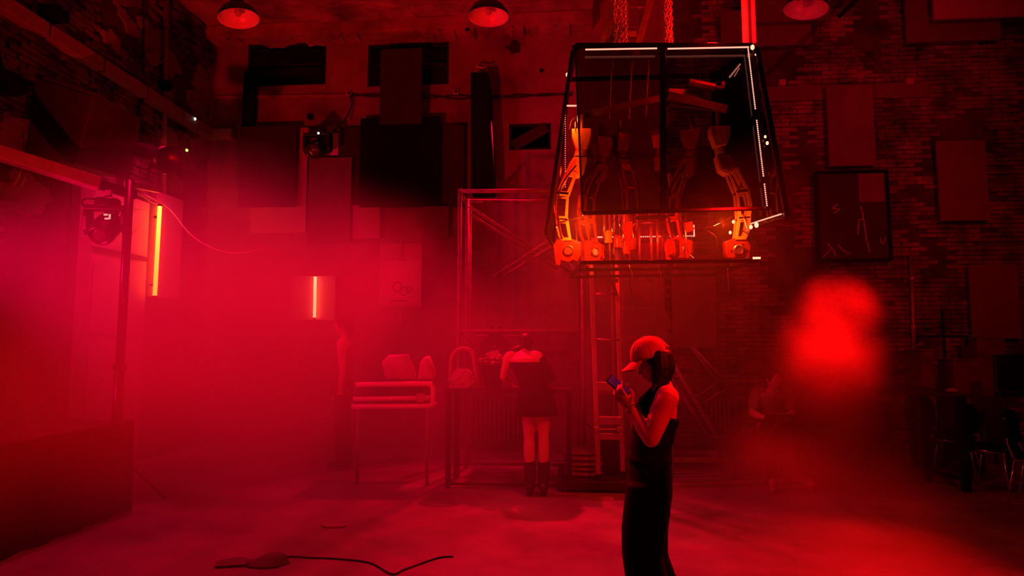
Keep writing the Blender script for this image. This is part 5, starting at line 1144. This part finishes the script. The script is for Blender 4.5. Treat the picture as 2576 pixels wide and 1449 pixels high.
def shoe(root, an, toe, m, name='shoe', shaft=0.0):
    mb = MB(); a = V((an.x, an.y, 0)); t_ = V((toe.x, toe.y, 0)); d = (t_ - a); d = d.normalized() if d.length > .01 else V((0, -1, 0)); zt = an.z - .06
    mb.limb([V((a.x, a.y, zt + .045)) - d * .04, V((a.x, a.y, zt + .04)) + d * .06, V((a.x, a.y, zt + .03)) + d * .16], [.044, .046, .034], 12, 3)
    if shaft: mb.limb([V((a.x, a.y, zt + .05)), V((a.x, a.y, zt + .05 + shaft))], [.052, .066], 14, 4); mb.bb(V((a.x - .035, a.y - .035, max(0, zt - .03))), V((a.x + .035, a.y + .035, zt + .02)))
    return obj(name, mb, m, root, remesh=.008, sm=2)

# woman leaning over the table, seen from behind
LYY = 6.62
def B(px, py, dy=0.0): return P(px, py, LYY + dy)
r = thing('person', 'person leaning over the table in black mini dress and tall black boots', 'person', V((B(1350, 1200).x, LYY, 0)))
J = dict(tf=(-.1, 1, 0), hip=B(1348, 1005, 0), waist=B(1342, 965, .05), chest=B(1322, 912, .16), neck=B(1316, 886, .24), head=B(1322, 868, .34), fwd=(-.1, .8, -.55), up=(-.05, .5, .85),
         shl=B(1281, 899, .17), shr=B(1354, 899, .17), ell=B(1266, 948, .22), elr=B(1386, 948, .25), wrl=B(1284, 968, .42), wrr=B(1362, 968, .45),
         hjl=B(1333, 1015), hjr=B(1366, 1015), knl=B(1331, 1098, -.01), knr=B(1367, 1098, -.01), anl=B(1333, 1205, 0), anr=B(1368, 1205, 0), toel=B(1334, 1218, .12), toer=B(1369, 1218, .12))
for s_ in 'lr':
    J['an' + s_].z = .10; J['toe' + s_].z = .05
figure(r, J, 1.0)
mb = MB(); ax = []
def ell_ring(c, a, b, n=36, wob=0.0, seed=0, ff=V((0, 1, 0)), ss=V((1, 0, 0))): return [V(c) + ss * (a * math.cos(w) * (1 + wob * math.sin(w * 9 + seed))) + ff * (b * math.sin(w) * (1 + wob * math.sin(w * 9 + seed))) for w in [2 * PI * i / n for i in range(n)]]
mb.loft([ell_ring(B(1348, 1044, -.01), .225, .19, wob=.05), ell_ring(B(1348, 1025), .205, .175, wob=.04), ell_ring(B(1348, 1000), .185, .155, wob=.02), ell_ring(B(1344, 975, .04), .15, .125), ell_ring(B(1340, 962, .06), .142, .118)], caps=False); obj('skirt', mb, M['blackcloth'], r, smooth=True, solid=.008)
mb = MB(); tp = []
for (px, py, dy, a, b) in ((1343, 972, .045, .146, .120), (1336, 945, .09, .155, .125), (1328, 925, .13, .170, .126), (1322, 911, .16, .176, .122)):
    tp.append(ell_ring(B(px, py, dy), a, b))
mb.loft(tp, caps=False); bod = obj('bodice', mb, M['blackcloth'], r, smooth=True, solid=.008)
mb = MB()
for k in range(5): mb.tube([B(1310 + k * 3, 928 + k * 9, -.035 + .02 * (4 - k)), B(1322 + k * 3, 936 + k * 9, -.035 + .02 * (4 - k))], .004, 5)
obj('lacing', mb, M['steel'], bod)
mb = MB(); mb.limb([J['shr'].lerp(J['elr'], .12), J['shr'].lerp(J['elr'], .55), J['elr']], [.066, .062, .054]); mb.limb([J['elr'], J['elr'].lerp(J['wrr'], .7)], [.054, .046]); obj('sleeve', mb, M['blackcloth'], r, remesh=.01, sm=2)
for s_ in 'lr': shoe(r, J['an' + s_], J['toe' + s_], M['blackgloss'], 'boot', .22)
hairpiece(r, J['head'], J['fwd'], J['up'], 1.0, [J['head'] + V((0, -.05, -.03)), B(1290, 888, .20), B(1287, 925, .14)])

# seated figure with a laptop, right
SYY = 7.45
def D(px, py, dy=0.0): return P(px, py, SYY + dy)
r = thing('person', 'seated person in pale T-shirt bent over a laptop beside the smoke', 'person', V((D(1950, 1100).x, SYY, 0)))
J = dict(tf=(.25, -1, 0), hip=D(1945, 1082, .12), waist=D(1944, 1045, .10), chest=D(1942, 1003, .04), neck=D(1944, 978, -.01), head=D(1947, 953, -.06), fwd=(.2, -.8, -.5), up=(.1, -.45, .88),
         shl=D(1980, 990, .03), shr=D(1905, 990, .03), ell=D(1996, 1040, -.05), elr=D(1892, 1040, -.05), wrl=D(1972, 1052, -.28), wrr=D(1926, 1052, -.28),
         hjl=D(1968, 1085, .08), hjr=D(1928, 1085, .08), knl=D(2000, 1078, -.40), knr=D(1935, 1080, -.42), anl=D(2028, 1165, -.28), anr=D(1945, 1168, -.36), toel=D(2040, 1178, -.42), toer=D(1942, 1182, -.52), thumbl=(-1, 0, 0), thumbr=(1, 0, 0))
for s_ in 'lr': J['an' + s_].z = .10; J['toe' + s_].z = .04
figure(r, J, 1.0)
mb = MB(); f = V((.25, -1, 0)).normalized(); side = V((1, .25, 0)).normalized(); ax = (J['neck'] - J['hip']).normalized(); ff = (f - ax * f.dot(ax)).normalized()
mb.loft([[p + ff * (a * math.cos(w)) + side * (b * math.sin(w)) for w in [2 * PI * i / 28 for i in range(28)]] for p, a, b in ((J['hip'], .135, .185), (J['waist'], .13, .165), (J['chest'], .128, .185), (J['chest'].lerp(J['neck'], .55), .105, .155), (J['neck'].lerp(J['chest'], .25), .075, .085))])
for s_ in 'lr': mb.limb([J['sh' + s_].lerp(J['neck'], .3), J['sh' + s_], J['sh' + s_].lerp(J['el' + s_], .62)], [.066, .074, .070], 14, 4)
obj('t_shirt', mb, M['whitecloth'], r, remesh=.010, sm=3)
mb = MB()
for s_ in 'lr': mb.limb([J['hj' + s_], J['hj' + s_].lerp(J['kn' + s_], .5), J['kn' + s_]], [.10, .09, .07], 14, 4); mb.limb([J['kn' + s_], J['kn' + s_].lerp(J['an' + s_], .4), J['an' + s_] + V((0, 0, .04))], [.07, .07, .055], 14, 4)
mb.ell(J['hip'], (.16, .13, .09)); obj('trousers', mb, M['blackcloth'], r, remesh=.010, sm=3)
for s_ in 'lr': shoe(r, J['an' + s_], J['toe' + s_], M['whitecloth'])
hairpiece(r, J['head'], J['fwd'], J['up'])
lc = D(1950, 1060, -.30); lap = thing('laptop', 'open dark laptop on the lap of the seated person', 'laptop', lc)
obj('keyboard_base', MB().box(lc + V((0, 0, .0)), (.33, .22, .016)), M['blackmetal'], lap, bev=.004); obj('lid', MB().box(lc + V((0, -.14, .05)), (.31, .012, .13), Matrix.Rotation(.7, 3, 'X')), M['steel'], lap, bev=.004)
# stool for the seated figure
c = V((J['hip'].x, J['hip'].y, 0)); zs_ = J['hip'].z - .10; t = thing('stool', 'plain dark stool under the seated person', 'stool', c)
obj('seat', MB().lathe([(0, zs_ - .04), (.17, zs_ - .04), (.18, zs_ - .02), (.17, zs_), (0, zs_)], c, (0, 0, 1), 24), M['black'], t, smooth=False)
for k in range(4): a = PI / 4 + k * PI / 2; obj('leg', MB().tube([c + V((.17 * math.cos(a), .17 * math.sin(a), 0)), c + V((.12 * math.cos(a), .12 * math.sin(a), zs_ - .04))], .014, 8), M['blackmetal'], t)

# figure standing in the thick smoke
GYY = 7.85
def E(px, py, dy=0.0): return P(px, py, GYY + dy)
r = thing('person', 'person in dark sleeveless top standing faintly in the thick smoke', 'person', V((E(862, 1000).x, GYY, 0)))
J = dict(tf=(-.9, -.3, 0), hip=E(862, 985), waist=E(862, 940), chest=E(864, 888), neck=E(866, 850), head=E(862, 818), fwd=(-.95, -.2, -.25), up=(-.25, 0, .97),
         shl=E(858, 868, -.16), shr=E(872, 868, .16), ell=E(862, 930, -.19), elr=E(868, 930, .19), wrl=E(857, 985, -.17), wrr=E(850, 980, .17), thumbl=(-1, 0, 0), thumbr=(-1, 0, 0), palml=(0, 1, 0), palmr=(0, -1, 0),
         hjl=E(862, 1000, -.09), hjr=E(862, 1000, .09), knl=E(858, 1100, -.09), knr=E(866, 1100, .09), anl=E(862, 1190, -.09), anr=E(872, 1190, .09), toel=E(845, 1200, -.09), toer=E(855, 1200, .09))
for s_ in 'lr': J['an' + s_].z = .09; J['toe' + s_].z = .04
figure(r, J, 1.0)
mb = MB(); f = V((-.9, -.3, 0)).normalized(); side = f.cross(V((0, 0, 1))).normalized()
mb.loft([[p + f * (a * math.cos(w)) + side * (b * math.sin(w)) for w in [2 * PI * i / 28 for i in range(28)]] for p, a, b in ((J['hip'], .13, .18), (J['waist'], .118, .15), (J['chest'], .125, .165), (J['chest'].lerp(J['neck'], .45), .105, .12))], caps=False); obj('sleeveless_top', mb, M['greycloth'], r, smooth=True, solid=.008)
mb = MB()
for s_ in 'lr': mb.limb([J['hj' + s_], J['kn' + s_], J['an' + s_] + V((0, 0, .04))], [.105, .08, .07], 14, 4)
mb.ell(J['hip'], (.14, .17, .10)); obj('trousers', mb, M['blackcloth'], r, remesh=.012, sm=3)
for s_ in 'lr': shoe(r, J['an' + s_], J['toe' + s_], M['black'])
hairpiece(r, J['head'], J['fwd'], J['up'], 1.08, [J['head'] + V((.08, 0, 0)), J['head'] + V((.11, 0, -.08)), J['head'] + V((.09, 0, -.16))])

# ================================================================== SMOKE
def smoke(name, label, c, r, dens, seed, scale=0.8, lo=.42, hi=.72, g=0.45, flat=0.0, albedo=0.95, soft=(0.35, 1.0), dist=0.0, warp=0.8, rot=None):
    """an ellipsoid of drifting smoke: density fades to nothing at its rim"""
    mb = MB(); mb.ell((0, 0, 0), (1, 1, 1), n=24, m=14); me = bpy.data.meshes.new(name); me.from_pydata(mb.v, [], mb.f)
    o = bpy.data.objects.new(name, me); C.objects.link(o); o.location = c; o.scale = r
    if rot: o.rotation_euler = rot
    m = bpy.data.materials.new(name); m.use_nodes = True; nt = m.node_tree; nt.nodes.clear(); N_ = nt.nodes.new; L = nt.links.new
    out = N_('ShaderNodeOutputMaterial'); vol = N_('ShaderNodeVolumeScatter'); vol.inputs['Anisotropy'].default_value = g; vol.inputs['Color'].default_value = (albedo, albedo, albedo, 1)
    tc = N_('ShaderNodeTexCoord'); ln = N_('ShaderNodeVectorMath'); ln.operation = 'LENGTH'; L(tc.outputs['Object'], ln.inputs[0])
    fall = N_('ShaderNodeMapRange'); fall.interpolation_type = 'SMOOTHSTEP'; fall.inputs[1].default_value = soft[0]; fall.inputs[2].default_value = soft[1]; fall.inputs[3].default_value = 1; fall.inputs[4].default_value = 0; 
    geo = N_('ShaderNodeNewGeometry'); add = N_('ShaderNodeVectorMath'); add.operation = 'ADD'; add.inputs[1].default_value = (seed * 3.1, seed * 1.7, seed); L(geo.outputs['Position'], add.inputs[0])
    no = N_('ShaderNodeTexNoise'); no.inputs['Scale'].default_value = scale; no.inputs['Detail'].default_value = 2.0; no.inputs['Roughness'].default_value = .5; no.inputs['Distortion'].default_value = dist; L(add.outputs[0], no.inputs['Vector'])
    wp = N_('ShaderNodeMath'); wp.operation = 'MULTIPLY_ADD'; wp.inputs[1].default_value = -warp; wp.inputs[2].default_value = warp * .5; L(no.outputs['Fac'], wp.inputs[0])
    sm_ = N_('ShaderNodeMath'); sm_.operation = 'ADD'; L(ln.outputs['Value'], sm_.inputs[0]); L(wp.outputs[0], sm_.inputs[1]); L(sm_.outputs[0], fall.inputs[0])
    mr = N_('ShaderNodeMapRange'); mr.inputs[1].default_value = lo; mr.inputs[2].default_value = hi; mr.inputs[3].default_value = flat; mr.inputs[4].default_value = 1.0; L(no.outputs['Fac'], mr.inputs[0])
    mu = N_('ShaderNodeMath'); mu.operation = 'MULTIPLY'; L(fall.outputs[0], mu.inputs[0]); L(mr.outputs[0], mu.inputs[1]); m2 = N_('ShaderNodeMath'); m2.operation = 'MULTIPLY'; m2.inputs[1].default_value = dens; L(mu.outputs[0], m2.inputs[0]); L(m2.outputs[0], vol.inputs['Density'])
    L(vol.outputs[0], out.inputs['Volume']); me.materials.append(m)
    return tag(o, label, 'smoke', kind='stuff')
smoke('smoke_bank', 'thick bank of red smoke filling the left side of the hall', (-3.5, 6.3, 0.8), (3.9, 3.6, 2.7), 0.58, 1, scale=.45, lo=.30, hi=.70, flat=.4, soft=(.3, 1.0), warp=.5, g=.25)
smoke('smoke_plume', 'bright rising plume of red smoke before the brick wall', (2.85, 7.0, 0.85), (0.85, 0.6, 1.8), 2.6, 4, scale=1.0, lo=.30, hi=.7, flat=.3, warp=1.2, soft=(.05, .9), rot=(0, -.12, 0), g=.62)
smoke('smoke_wisp', 'faint low smoke drifting over the floor below the bright plume', (1.8, 5.6, 0.35), (1.5, 1.6, 0.6), 0.5, 9, scale=.9, lo=.4, hi=.75, warp=1.2, soft=(.1, .95))
smoke('thin_haze', 'thin red haze hanging in the middle of the hall around the cage', (0.9, 5.7, 1.5), (2.6, 2.2, 1.9), 0.11, 6, scale=.6, lo=.3, hi=.7, flat=.4, soft=(.2, 1.0), warp=.5, g=.3)
